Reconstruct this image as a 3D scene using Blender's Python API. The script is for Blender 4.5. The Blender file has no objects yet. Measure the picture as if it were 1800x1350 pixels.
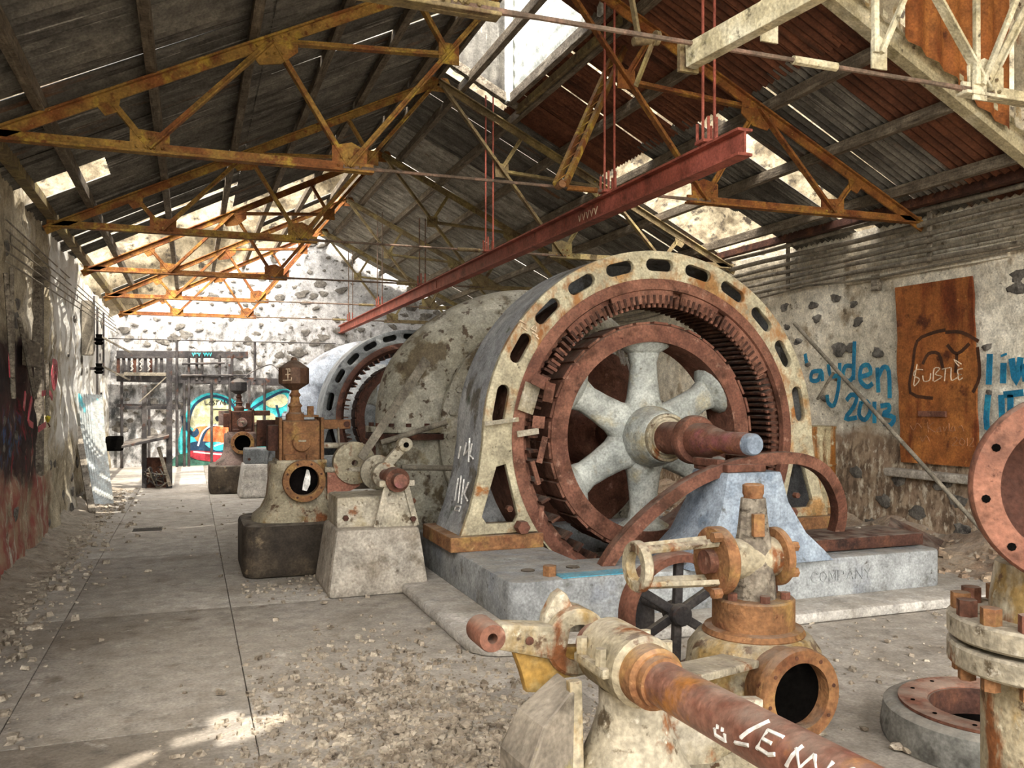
import bpy, bmesh, math, random
from mathutils import Vector, Matrix, noise
V = Vector
R = math.radians
random.seed(7)
scn = bpy.context.scene
COL = scn.collection

# ------------------------------------------------------------------ camera, sky, sun, exposure
FPX, HOR, CX, YAW, EYE = 1520.0, 702.0, 900.0, R(20.39), 1.6
cam_d = bpy.data.cameras.new('camera'); cam = bpy.data.objects.new('camera', cam_d); COL.objects.link(cam)
cam_d.sensor_width = 36.0; cam_d.lens = FPX / 1800 * 36; cam_d.shift_y = (HOR - 675) / 1800
cam_d.clip_start = 0.05
cam.location = (0, 0, EYE); cam.rotation_euler = (R(90), 0, -YAW)
scn.camera = cam

world = bpy.data.worlds.new('sky'); scn.world = world; world.use_nodes = True
wn = world.node_tree; bg = wn.nodes['Background']
sky = wn.nodes.new('ShaderNodeTexSky'); sky.sky_type = 'NISHITA'; sky.sun_disc = False
sky.sun_elevation = R(56); sky.sun_rotation = R(207); sky.air_density = 1.0; sky.dust_density = 3.0; sky.ozone_density = 0.6
hs = wn.nodes.new('ShaderNodeHueSaturation'); hs.inputs['Saturation'].default_value = 0.30; wn.links.new(sky.outputs[0], hs.inputs['Color'])
tn = wn.nodes.new('ShaderNodeMix'); tn.data_type = 'RGBA'; tn.blend_type = 'MULTIPLY'; tn.inputs[0].default_value = 1.0; tn.inputs[7].default_value = (1.04, 1.0, 0.92, 1)
wn.links.new(hs.outputs[0], tn.inputs[6]); wn.links.new(tn.outputs[2], bg.inputs[0]); bg.inputs[1].default_value = 0.66

SUN = V((-0.25, 0.50, -0.83)).normalized()
sl = bpy.data.lights.new('sun', 'SUN'); sl.energy = 3.8; sl.angle = R(0.35); sl.color = (1.0, 0.93, 0.82)
so = bpy.data.objects.new('sun', sl); COL.objects.link(so)
so.rotation_euler = SUN.to_track_quat('-Z', 'Y').to_euler(); so.location = (0, 0, 20)

scn.view_settings.view_transform = 'Standard'; scn.view_settings.look = 'None'
scn.view_settings.exposure = 1.05; scn.view_settings.gamma = 1.0; scn.view_settings.use_curve_mapping = False

# ------------------------------------------------------------------ helpers
SN, CS = math.sin(YAW), math.cos(YAW)
def at(px, py, X=None, Y=None, Z=None):
    """world point seen at a photograph pixel, on the plane x=X, y=Y or z=Z"""
    a = (px - CX) / FPX; b = (HOR - py) / FPX
    d = V((SN + a * CS, CS - a * SN, b))
    if Y is not None: t = Y / d.y
    elif X is not None: t = X / d.x
    else: t = (Z - EYE) / d.z
    return V((0, 0, EYE)) + d * t

def lin(h):
    h = h.lstrip('#'); o = []
    for i in (0, 2, 4):
        c = int(h[i:i+2], 16) / 255
        o.append(c / 12.92 if c <= 0.04045 else ((c + 0.055) / 1.055) ** 2.4)
    return (*o, 1.0)

def frame(d, up=V((0, 0, 1))):
    d = d.normalized()
    if abs(d.dot(up)) > 0.985: up = V((0, 1, 0)) if abs(d.y) < 0.9 else V((1, 0, 0))
    s = d.cross(up).normalized(); u = s.cross(d).normalized()
    return s, u, d

class MB:
    def __init__(self): self.v = []; self.f = []
    def add(self, vs, fs):
        o = len(self.v); self.v += [tuple(p) for p in vs]; self.f += [tuple(i + o for i in f) for f in fs]; return self
    def box(self, c, s, M=None, taper=(1, 1)):
        c = V(c); vs = []
        for z in (-1, 1):
            for x, y in ((-1, -1), (1, -1), (1, 1), (-1, 1)):
                k = taper if z > 0 else (1, 1)
                p = V((x * s[0] / 2 * k[0], y * s[1] / 2 * k[1], z * s[2] / 2))
                if M: p = M @ p
                vs.append(c + p)
        return self.add(vs, [(3, 2, 1, 0), (4, 5, 6, 7), (0, 1, 5, 4), (1, 2, 6, 5), (2, 3, 7, 6), (3, 0, 4, 7)])
    def prof(self, p0, p1, poly, up=V((0, 0, 1)), s1=1.0):
        p0, p1 = V(p0), V(p1); s, u, d = frame(p1 - p0, up); n = len(poly)
        vs = [p0 + s * a + u * b for a, b in poly] + [p1 + s * a * s1 + u * b * s1 for a, b in poly]
        fs = [tuple(range(n)), tuple(range(2 * n - 1, n - 1, -1))] + [(i, i + n, (i + 1) % n + n, (i + 1) % n) for i in range(n)]
        return self.add(vs, fs)
    def beam(self, p0, p1, w, h, up=V((0, 0, 1)), s1=1.0):
        return self.prof(p0, p1, [(-w/2, -h/2), (w/2, -h/2), (w/2, h/2), (-w/2, h/2)], up, s1)
    def tube(self, pts, r, n=10, cap=True, closed=False):
        pts = [V(p) for p in pts]; m = len(pts); rs = r if isinstance(r, (list, tuple)) else [r] * m
        vs = []; up = V((0, 0, 1)); pu = None
        for i, p in enumerate(pts):
            d = (pts[min(i+1, m-1)] - pts[max(i-1, 0)]) if not closed else (pts[(i+1) % m] - pts[i-1])
            if pu is None: s, u, d = frame(d, up)
            else:
                d.normalize(); s = d.cross(pu).normalized(); u = s.cross(d).normalized()
            pu = u
            for k in range(n):
                a = 2 * math.pi * k / n; vs.append(p + (s * math.cos(a) + u * math.sin(a)) * rs[i])
        fs = []
        for i in range(m if closed else m - 1):
            j = (i + 1) % m
            for k in range(n): fs.append((i*n+k, j*n+k, j*n+(k+1) % n, i*n+(k+1) % n))
        if cap and not closed: fs += [tuple(range(n)), tuple(range(m*n-1, (m-1)*n-1, -1))]
        return self.add(vs, fs)
    def sweep(self, pts, poly, up=V((0, 0, 1)), cap=True, normal=None):
        """section poly (a along side, b along up) carried along pts; normal: fixed side vector"""
        pts = [V(p) for p in pts]; m = len(pts); n = len(poly); vs = []
        for i, p in enumerate(pts):
            d = pts[min(i+1, m-1)] - pts[max(i-1, 0)]
            if normal is not None: s = V(normal).normalized(); u = s.cross(d.normalized()).normalized()
            else: s, u, d = frame(d, up)
            vs += [p + s * a + u * b for a, b in poly]
        fs = [(i*n+k, (i+1)*n+k, (i+1)*n+(k+1) % n, i*n+(k+1) % n) for i in range(m-1) for k in range(n)]
        if cap: fs += [tuple(range(n)), tuple(range(m*n-1, (m-1)*n-1, -1))]
        return self.add(vs, fs)
    def lathe(self, prof, o=(0, 0, 0), axis=(0, 0, 1), n=32, a0=0.0, a1=360.0, closed=True, rad=None):
        """prof: (r, h) list round axis; closed joins last to first (solid ring) else caps where r == 0"""
        o = V(o); s, u, d = frame(V(axis), V((0, 0, 1)) if abs(V(axis).normalized().z) < 0.9 else V((0, 1, 0)))
        full = abs(a1 - a0 - 360) < 1e-6; m = n if full else n + 1; k = len(prof); vs = []
        for i in range(m):
            a = R(a0 + (a1 - a0) * i / n); f = rad(a) if rad else 1
            e = s * math.cos(a) + u * math.sin(a)
            vs += [o + e * (r * f) + d * h for r, h in prof]
        fs = []
        for i in range(n):
            j = (i + 1) % m
            for q in range(k if closed else k - 1): fs.append((i*k+q, j*k+q, j*k+(q+1) % k, i*k+(q+1) % k))
        if not full and closed: fs += [tuple(range(k)), tuple(range((m-1)*k + k-1, (m-1)*k-1, -1))]
        return self.add(vs, fs)
    def ring(self, c, axis, r0, r1, h, n=40, a0=0., a1=360., ch=0.0):
        p = [(r0, 0), (r1 - ch, 0), (r1, ch), (r1, h - ch), (r1 - ch, h), (r0, h)] if ch else [(r0, 0), (r1, 0), (r1, h), (r0, h)]
        return self.lathe(p, c, axis, n, a0, a1)
    def disc(self, c, axis, r, h, n=32, ch=0.0):
        p = [(0.0005, 0), (r - ch, 0), (r, ch), (r, h - ch), (r - ch, h), (0.0005, h)] if ch else [(0.0005, 0), (r, 0), (r, h), (0.0005, h)]
        return self.lathe(p, c, axis, n)
    def hexbolt(self, c, axis, r, h): return self.disc(c, axis, r, h, 6)
    def stone(self, c, s, seed, sub=1):
        bm = bmesh.new(); bmesh.ops.create_icosphere(bm, subdivisions=sub, radius=1.0); rn = random.Random(seed)
        for v in bm.verts: v.co *= 0.72 + 0.5 * rn.random()
        rot = Matrix.Rotation(rn.random() * 6.28, 3, 'Z')
        vs = [V(c) + rot @ V((v.co.x * s[0], v.co.y * s[1], v.co.z * s[2])) for v in bm.verts]
        fs = [[v.index for v in f.verts] for f in bm.faces]; bm.free(); return self.add(vs, fs)
    def mesh(self, name, mat=None, bevel=0, smooth=None, seg=2):
        me = bpy.data.meshes.new(name); me.from_pydata(self.v, [], self.f); me.update()
        return finish(me, mat, bevel, smooth, seg)
    def build(self, name, mat, parent=None, bevel=0, smooth=None, seg=2):
        return link(name, self.mesh(name, mat, bevel, smooth, seg), parent)

def finish(me, mat=None, bevel=0, smooth=None, seg=2):
    bm = bmesh.new(); bm.from_mesh(me)
    bmesh.ops.recalc_face_normals(bm, faces=bm.faces)
    if bevel:
        es = [e for e in bm.edges if len(e.link_faces) == 2 and e.calc_face_angle(0) > R(35)]
        bmesh.ops.bevel(bm, geom=es, offset=bevel, segments=seg, profile=0.6, affect='EDGES', clamp_overlap=True)
    if smooth is not None:
        for f in bm.faces: f.smooth = True
        for e in bm.edges: e.smooth = not (len(e.link_faces) == 2 and e.calc_face_angle(0) > R(smooth))
    bm.to_mesh(me); bm.free()
    if mat is not None: me.materials.append(mat)
    return me

def link(name, data, parent=None):
    o = bpy.data.objects.new(name, data); COL.objects.link(o)
    if parent is not None: o.parent = parent
    return o

def tag(o, label, cat=None, group=None, kind=None):
    if label: o['label'] = label
    if cat: o['category'] = cat
    if group: o['group'] = group
    if kind: o['kind'] = kind
    return o
def thing(name, label, cat, group=None, loc=(0, 0, 0)):
    o = link(name, None); o.location = loc; o.empty_display_size = 0.1
    return tag(o, label, cat, group)
def struct(o): o['kind'] = 'structure'; return o
def copy_tree(o, parent=None, mats=None):
    c = o.copy(); COL.objects.link(c); c.parent = parent
    if mats and c.type == 'MESH':
        for s in c.material_slots:
            s.link = 'OBJECT'
            s.material = mats.get(s.material.name if s.material else '', None) or o.material_slots[0].material
    for ch in list(o.children): copy_tree(ch, c, mats)
    return c

def circle(r, n=48, c=(0, 0), a0=0., a1=360., end=False):
    return [(c[0] + r * math.cos(R(a0 + (a1 - a0) * i / n)), c[1] + r * math.sin(R(a0 + (a1 - a0) * i / n))) for i in range(n + (1 if end else 0))]
def plate(name, loops, th, M, mat, parent=None, bevel=0.0, smooth=30):
    """flat plate with holes: loops in its own u,v plane (first the outline), thickness th, placed by matrix M"""
    cu = bpy.data.curves.new('outline', 'CURVE'); cu.dimensions = '2D'; cu.fill_mode = 'BOTH'
    cu.extrude = th / 2 - bevel; cu.bevel_depth = bevel; cu.bevel_resolution = 1; cu.offset = -bevel
    for lp in loops:
        sp = cu.splines.new('POLY'); sp.points.add(len(lp) - 1); sp.use_cyclic_u = True
        for q, p in zip(sp.points, lp): q.co = (p[0], p[1], 0, 1)
    o = bpy.data.objects.new('outline', cu); COL.objects.link(o)
    me = bpy.data.meshes.new_from_object(o.evaluated_get(bpy.context.evaluated_depsgraph_get()))
    bpy.data.objects.remove(o); bpy.data.curves.remove(cu); me.name = name
    bm = bmesh.new(); bm.from_mesh(me); bmesh.ops.remove_doubles(bm, verts=bm.verts, dist=1e-4); bm.to_mesh(me); bm.free()
    me.transform(M); me.materials.clear(); finish(me, mat, 0, smooth)
    return link(name, me, parent)
def XZ(y, x=0., z=0.):   # u -> +x, v -> +z, at depth y
    return Matrix(((1, 0, 0, x), (0, 0, -1, y), (0, 1, 0, z), (0, 0, 0, 1)))
def XY(z, x=0., y=0.): return Matrix.Translation((x, y, z))
def YZ(x, y=0., z=0.):   # u -> +y, v -> +z
    return Matrix(((0, 0, 1, x), (1, 0, 0, y), (0, 1, 0, z), (0, 0, 0, 1)))
def slot(c, ang, ln, w, n=6):
    t = V((math.cos(ang), math.sin(ang))); q = V((-t.y, t.x)); c = V(c); o = []
    for sgn in (1, -1):
        e = c + t * sgn * (ln - w) / 2
        for i in range(n + 1):
            a = -math.pi / 2 + math.pi * i / n
            o.append(tuple(e + (t * math.cos(a) + q * math.sin(a)) * sgn * w / 2))
    return o

# ------------------------------------------------------------------ materials
MATS = {}
def mat(name, base, layers=(), rough=0.75, metal=0.0, bump=0.25, bscale=30.0, coord='pos', spec=0.3, dust=0.45, grime=1.0):
    """layers: (colour, noise scale, lo, hi[, stretch xyz[, detail]]) each laid over the last where the noise runs lo..hi"""
    m = bpy.data.materials.new(name); m.use_nodes = True; nt = m.node_tree; N = nt.nodes; L = nt.links
    b = N['Principled BSDF']; b.inputs['Roughness'].default_value = rough; b.inputs['Metallic'].default_value = metal
    b.inputs['Specular IOR Level'].default_value = spec
    if coord == 'pos': src = N.new('ShaderNodeNewGeometry').outputs['Position']
    else: src = N.new('ShaderNodeTexCoord').outputs['Object']
    col = None
    rgb = N.new('ShaderNodeRGB'); rgb.outputs[0].default_value = lin(base); col = rgb.outputs[0]
    for i, ly in enumerate(layers):
        c, sc, lo, hi = ly[:4]; st = ly[4] if len(ly) > 4 and ly[4] else (1, 1, 1); det = ly[5] if len(ly) > 5 else 7
        mp = N.new('ShaderNodeMapping'); mp.inputs['Scale'].default_value = st
        mp.inputs['Location'].default_value = (3.7 * i + 1.3, 1.9 * i, 2.3 * i + len(name) * 0.7)
        L.new(src, mp.inputs[0])
        nz = N.new('ShaderNodeTexNoise'); nz.inputs['Scale'].default_value = sc; nz.inputs['Detail'].default_value = det
        nz.inputs['Roughness'].default_value = 0.62; L.new(mp.outputs[0], nz.inputs['Vector'])
        mr = N.new('ShaderNodeMapRange'); mr.inputs[1].default_value = lo; mr.inputs[2].default_value = hi; L.new(nz.outputs[0], mr.inputs[0])
        mx = N.new('ShaderNodeMix'); mx.data_type = 'RGBA'; L.new(mr.outputs[0], mx.inputs[0]); L.new(col, mx.inputs[6])
        mx.inputs[7].default_value = lin(c); col = mx.outputs[2]
    # fine mottling of the colour itself
    nz = N.new('ShaderNodeTexNoise'); nz.inputs['Scale'].default_value = 55; nz.inputs['Detail'].default_value = 4; L.new(src, nz.inputs['Vector'])
    mr = N.new('ShaderNodeMapRange'); mr.inputs[1].default_value = 0.3; mr.inputs[2].default_value = 0.7; mr.inputs[3].default_value = 0.72; mr.inputs[4].default_value = 1.22
    L.new(nz.outputs[0], mr.inputs[0])
    ml = N.new('ShaderNodeVectorMath'); ml.operation = 'SCALE'; L.new(col, ml.inputs[0]); L.new(mr.outputs[0], ml.inputs['Scale'])
    col = ml.outputs[0]
    if grime:
        ng = N.new('ShaderNodeTexNoise'); ng.inputs['Scale'].default_value = 6.5; ng.inputs['Detail'].default_value = 9; ng.inputs['Roughness'].default_value = .72; L.new(src, ng.inputs['Vector'])
        mg = N.new('ShaderNodeMapRange'); mg.inputs[1].default_value = .36; mg.inputs[2].default_value = .64; mg.inputs[3].default_value = .62; mg.inputs[4].default_value = 1.22; L.new(ng.outputs[0], mg.inputs[0])
        mm = N.new('ShaderNodeVectorMath'); mm.operation = 'SCALE'; L.new(col, mm.inputs[0]); L.new(mg.outputs[0], mm.inputs['Scale']); col = mm.outputs[0]
    if dust:
        gn = N.new('ShaderNodeNewGeometry'); sx = N.new('ShaderNodeSeparateXYZ'); L.new(gn.outputs['Normal'], sx.inputs[0])
        m1 = N.new('ShaderNodeMapRange'); m1.inputs[1].default_value = .45; m1.inputs[2].default_value = .95; L.new(sx.outputs[2], m1.inputs[0])
        nd = N.new('ShaderNodeTexNoise'); nd.inputs['Scale'].default_value = 9; nd.inputs['Detail'].default_value = 6; L.new(src, nd.inputs['Vector'])
        m2 = N.new('ShaderNodeMapRange'); m2.inputs[1].default_value = .35; m2.inputs[2].default_value = .6; m2.inputs[4].default_value = dust; L.new(nd.outputs[0], m2.inputs[0])
        mu_ = N.new('ShaderNodeMath'); mu_.operation = 'MULTIPLY'; L.new(m1.outputs[0], mu_.inputs[0]); L.new(m2.outputs[0], mu_.inputs[1])
        md = N.new('ShaderNodeMix'); md.data_type = 'RGBA'; L.new(mu_.outputs[0], md.inputs[0]); L.new(col, md.inputs[6]); md.inputs[7].default_value = lin('#9a9184'); col = md.outputs[2]
    L.new(col, b.inputs['Base Color'])
    if bump:
        n2 = N.new('ShaderNodeTexNoise'); n2.inputs['Scale'].default_value = bscale; n2.inputs['Detail'].default_value = 6; L.new(src, n2.inputs['Vector'])
        bp = N.new('ShaderNodeBump'); bp.inputs['Strength'].default_value = bump; bp.inputs['Distance'].default_value = 0.02
        L.new(n2.outputs[0], bp.inputs['Height']); L.new(bp.outputs[0], b.inputs['Normal'])
    MATS[name] = m; m['_col'] = 0
    return m

plaster_far = mat('plaster white', '#b5b3b1', [('#a09f9e', 1.2, .45, .65), ('#8a8885', 3.2, .56, .66), ('#5a5854', 6.0, .61, .67), ('#8f8a82', 14, .58, .68)], .9, 0, .6, 12)
plaster_right = mat('plaster right', '#cfc5b0', [('#e0d9c8', 1.0, .45, .62), ('#9c8d76', 2.4, .57, .68), ('#6e6250', 6.5, .62, .70), ('#4e4538', 16, .63, .72)], .9, 0, .8, 14)
stone_low = mat('rubble masonry', '#8a7460', [('#a5917a', 2.0, .45, .6), ('#6a5645', 4.0, .52, .66), ('#cfc4b0', 7.0, .60, .68), ('#3f352c', 13, .62, .72)], .95, 0, 1.0, 11)
plaster_left = mat('plaster left', '#b3a78f', [('#d8d2c4', .9, .5, .65, (1, 1, .6)), ('#857860', 2.6, .52, .64, (1, 1, .5)), ('#4d4436', 5.0, .60, .68, (1, 1, .45)), ('#e8e5dd', 9, .66, .74), ('#2f2a22', 17, .64, .74)], .95, 0, 1.0, 10)
stone_dark = mat('exposed stone', '#625d56', [('#827d75', 6, .48, .62), ('#3f3c39', 11, .52, .66)], .9, 0, .7, 25)
rock = mat('cliff rock', '#7d735f', [('#918771', .5, .45, .6), ('#5a503f', 1.1, .48, .6), ('#332d25', 2.6, .54, .64)], .95, 0, 1.0, 3)
floor_m = mat('concrete floor', '#a39c92', [('#b5afa6', .5, .45, .62), ('#8b8276', 1.1, .52, .66), ('#766b5e', 3.5, .60, .72), ('#c4bfb6', 6, .64, .74), ('#5f564b', 24, .66, .76)], .9, 0, .35, 22)
dirt_m = mat('dusty dirt', '#948878', [('#a89d8d', 2, .45, .6), ('#766a5a', 6, .52, .66), ('#5d5346', 20, .6, .72)], .95, 0, .8, 30)
gravel_m = mat('gravel chips', '#9d9180', [('#b8ad9b', 9, .5, .58), ('#776b5c', 12, .52, .6), ('#4d443a', 18, .58, .66)], .95, 0, .3, 40)
concrete = mat('concrete block', '#a0978a', [('#b3ab9e', 1.8, .48, .6), ('#877d6e', 3.5, .55, .68), ('#6a6155', 8, .62, .72)], .9, 0, .5, 20)
curb_m = mat('smooth concrete', '#b3aea6', [('#9a948a', 1.6, .5, .65), ('#c6c2bb', 3.5, .58, .68), ('#7f786d', 12, .65, .75)], .85, 0, .25, 20)
dark_block = mat('oil stained concrete', '#3b332a', [('#564b3d', 2.5, .5, .65), ('#8a7960', 5, .62, .7), ('#241f19', 2, .55, .65)], .8, 0, .5, 20)
roof_dark = mat('weathered roof sheet', '#625f59', [('#79756c', .8, .45, .6, (1, 3, 1)), ('#484440', 1.4, .5, .65, (.6, 4, .6)), ('#74553f', 1.5, .60, .70, (.4, 2.5, .4)), ('#a5a29a', 3, .60, .68, (.3, 14, .3)), ('#3a3632', 3, .62, .7, (.25, 18, .25))], .7, .15, .3, 20)
roof_rust = mat('rusted roof sheet', '#5f3a29', [('#764a34', 1.2, .45, .6, (.6, 4, .6)), ('#3a2419', 2, .55, .68, (.6, 5, .6)), ('#7a5a44', 5, .66, .75, (.4, 8, .4))], .8, .1, .3, 20)
roof_pale = mat('pale roof sheet', '#8e8a80', [('#aaa69c', 1.5, .45, .6, (1, 3, 1)), ('#6c6860', 2.5, .52, .66, (.6, 4, .6)), ('#705641', 4, .64, .74)], .7, .1, .3, 20)
white_sheet = mat('white painted sheet', '#dfe2dc', [('#c3c8c0', 2, .5, .65, (1, 4, 1)), ('#8b6a50', 5, .68, .76)], .6, 0, .2, 20)
wood = mat('weathered timber', '#6f665a', [('#8e8576', 4, .45, .6, (5, .6, 5)), ('#453d33', 6, .54, .66, (6, .5, 6)), ('#a59c8d', 12, .64, .72, (6, .4, 6))], .9, 0, .5, 40)
wood_dark = mat('dark timber', '#6a5f50', [('#857a69', 5, .5, .62, (5, .5, 5)), ('#463d33', 7, .55, .68, (6, .5, 6))], .9, 0, .5, 40)
truss_y = mat('yellow rust steel', '#98763a', [('#83512a', 3.0, .46, .58), ('#b5983f', 5, .55, .66), ('#6a3b1c', 11, .58, .68), ('#c2ab62', 20, .66, .74)], .75, .1, .4, 60)
truss_o = mat('orange rust steel', '#8a5a2a', [('#73411f', 3.0, .46, .58), ('#a0762f', 5, .54, .66), ('#552c16', 11, .58, .68), ('#b69a4a', 22, .67, .75)], .75, .1, .4, 60)
truss_b = mat('brown grey steel', '#7a6a4c', [('#8f7f52', 3, .48, .6), ('#5a4632', 6, .54, .66), ('#a49a72', 14, .64, .72)], .8, .1, .4, 60)
truss_c = mat('cream painted steel', '#b5a988', [('#cfc6aa', 2.5, .48, .6), ('#8f8564', 6, .56, .67), ('#5c5340', 16, .62, .71)], .8, 0, .4, 60)
red_beam = mat('red oxide paint', '#8e4a3a', [('#a4594a', 1.5, .48, .6), ('#6c3427', 4, .56, .68), ('#b98a78', 30, .68, .76)], .65, .05, .25, 50)
rod_m = mat('dull rod steel', '#6e5e50', [('#8a6f5f', 6, .5, .6), ('#4a3c32', 10, .56, .68)], .7, .3, .2, 60)
cream = mat('cream enamel peeling', '#a39a86', [('#b5ac9a', 2, .48, .6), ('#94886c', 3.5, .54, .66), ('#83593a', 5.0, .60, .66), ('#5d513f', 11, .58, .64), ('#c6beac', 16, .62, .68)], .65, 0, .4, 35)
cream_rust = mat('cream enamel with rust runs', '#a0957c', [('#b3a992', 2.2, .48, .6), ('#937a4c', 3.0, .54, .62, (1.5, 1.5, .7)), ('#80502f', 4.5, .57, .64, (1.5, 1.5, .6)), ('#5c4632', 12, .59, .65), ('#bdb49c', 18, .62, .68)], .6, 0, .4, 40)
scroll_m = mat('scroll case paint', '#a09a88', [('#b9b4a4', 1.2, .46, .6), ('#6b5f4a', 2.0, .55, .6), ('#57493a', 8, .58, .63), ('#8a7f63', 4, .58, .68)], .7, 0, .4, 30)
scroll2_m = mat('blue grey case paint', '#7f8690', [('#989fa8', 1.0, .48, .6), ('#555a62', 2.0, .56, .66)], .6, 0, .3, 30)
ring_front = mat('stator frame paint', '#aaa085', [('#bfb699', 2.0, .48, .6), ('#a07a4c', 1.1, .54, .60), ('#94602f', 3.2, .60, .67), ('#7b7352', 6, .62, .70), ('#4f4736', 18, .65, .72)], .65, 0, .35, 40)
ring_side = mat('stator side paint', '#9a9c9e', [('#b3b4b2', 1.3, .46, .56), ('#6a655c', 1.8, .54, .6), ('#55604f', 4, .60, .68), ('#34302d', 7, .63, .7)], .7, 0, .35, 40)
ring_dark = mat('grey stator paint', '#6e7172', [('#8b8e8e', 1.5, .5, .62), ('#45464a', 3, .55, .66)], .65, .1, .3, 40)
rust = mat('brown rust', '#70493a', [('#825947', 2.5, .48, .6), ('#5a3a2b', 5, .52, .62), ('#94705e', 9, .6, .68), ('#4a2b1e', 20, .64, .72)], .8, .05, .3, 50)
rust_or = mat('orange rust', '#87603f', [('#9c7a48', 4, .52, .62), ('#70482f', 6, .54, .66), ('#b8976a', 13, .64, .72), ('#55301d', 20, .63, .72)], .8, .05, .4, 50)
rust_dk = mat('dark rust', '#4b3026', [('#63402f', 4, .5, .62), ('#2e1f19', 8, .55, .66)], .85, .05, .4, 50)
pipe_rust = mat('rusty shaft steel', '#7a5142', [('#8f6a5a', 2.5, .5, .6), ('#83504f', 3.5, .54, .64), ('#a06a34', 5, .58, .68), ('#c2b3a2', 22, .69, .75)], .55, .15, .25, 50)
rotor_grey = mat('rotor spider paint', '#9da09a', [('#b4b6ae', 1.5, .48, .6), ('#a79d80', 2.5, .54, .66), ('#7b7d74', 6, .6, .7), ('#5f5645', 18, .66, .73)], .6, 0, .25, 40)
blue_paint = mat('blue grey machine paint', '#7f8b99', [('#97a2ad', 1.6, .48, .6), ('#6b7886', 3, .54, .64), ('#5a5a57', 7, .60, .68), ('#b9bec0', 10, .66, .73)], .6, 0, .3, 40)
base_m = mat('bed plate paint', '#8d8f8f', [('#a3a6a6', 1.2, .48, .6), ('#85898f', 1.8, .52, .64), ('#6f6d67', 4, .58, .68), ('#4d4a45', 12, .63, .70)], .7, 0, .35, 35)
cyan_paint = mat('cyan spray paint', '#4fa3bd', [('#7fc0cf', 5, .5, .65), ('#8f9598', 8, .6, .7)], .6, 0, .1)
board_m = mat('rusted iron shutter', '#965a2c', [('#a86c36', 1.0, .46, .58, (1.5, 1.5, .5)), ('#6a3418', 1.6, .52, .64, (1.5, 1.5, .4)), ('#572c18', 4, .58, .68), ('#c08548', 12, .66, .74)], .75, .05, .25, 40)
steel_grey = mat('grey conduit', '#7c7466', [('#948b7b', 4, .5, .62), ('#584f44', 7, .56, .68)], .7, .2, .3, 50)
frame_dark = mat('dark iron frame', '#3d3a3a', [('#55504d', 4, .5, .62), ('#57392b', 6, .58, .68)], .75, .2, .3, 50)
galv = mat('galvanised sheet', '#9aa09e', [('#b2b8b5', 1.5, .48, .6), ('#7f827e', 3, .54, .66), ('#57b4bd', 1.3, .56, .62)], .55, .3, .2, 30)
coil_m = mat('copper coil bars', '#4a2f24', [('#6a4735', 8, .5, .62), ('#2d1d17', 12, .54, .66), ('#8a6a55', 25, .64, .72)], .8, .1, .3, 60)
black_m = mat('soot black', '#0b0a09', [('#141110', 4, .5, .6)], 1.0, 0, .3, spec=0.0, dust=0)  # discs in this black stand for shade inside holes; also plain black parts
hopper_m = mat('brown oil can', '#5c4232', [('#6f5340', 3, .5, .62), ('#45301f', 6, .56, .68)], .6, .1, .2, 40)
soot_paint = mat('soot and spray paint', '#2f2523', [('#5b1f24', 3, .5, .58, (1, 1, .5)), ('#3a3f57', 2.2, .60, .66), ('#8a3a34', 5, .6, .68, (1, 1, .4)), ('#8d7a66', 4, .62, .69)], .9, 0, .8, 14)
red_wash = mat('red spray paint', '#a5524a', [('#8d7a66', 3, .48, .56, (1, 1, .5)), ('#7c2f2c', 4, .55, .65), ('#b5a58d', 7, .6, .68)], .9, 0, .8, 14)
def paint(name, c, c2=None): return mat('paint ' + name, c, [(c2 or c, 7, .5, .62)], .6, 0, 0.05, dust=0, grime=0.5)
p_blue = paint('blue', '#1f6f92', '#2d86a0'); p_white = paint('white', '#e4e2dc', '#c6c2ba'); p_black = paint('black', '#1d1f24', '#33343a')
p_cyan = paint('cyan', '#35b6bd', '#62cfcf'); p_navy = paint('navy', '#16334d', '#1f4560'); p_red = paint('red', '#a8303a', '#8a2430')
p_orange = paint('orange', '#d9713f', '#c98a5e'); p_yell = paint('pale yellow', '#c9c99a', '#d8d6b4'); p_green = paint('green', '#3f6b5c', '#2c4f47')
p_cream = paint('chalk', '#d9c4a8', '#c4a98c'); p_darkbrown = paint('brown', '#3f2618', '#4d2f1d'); p_pink = paint('red tag', '#b04650', '#c06a6c')

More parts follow.
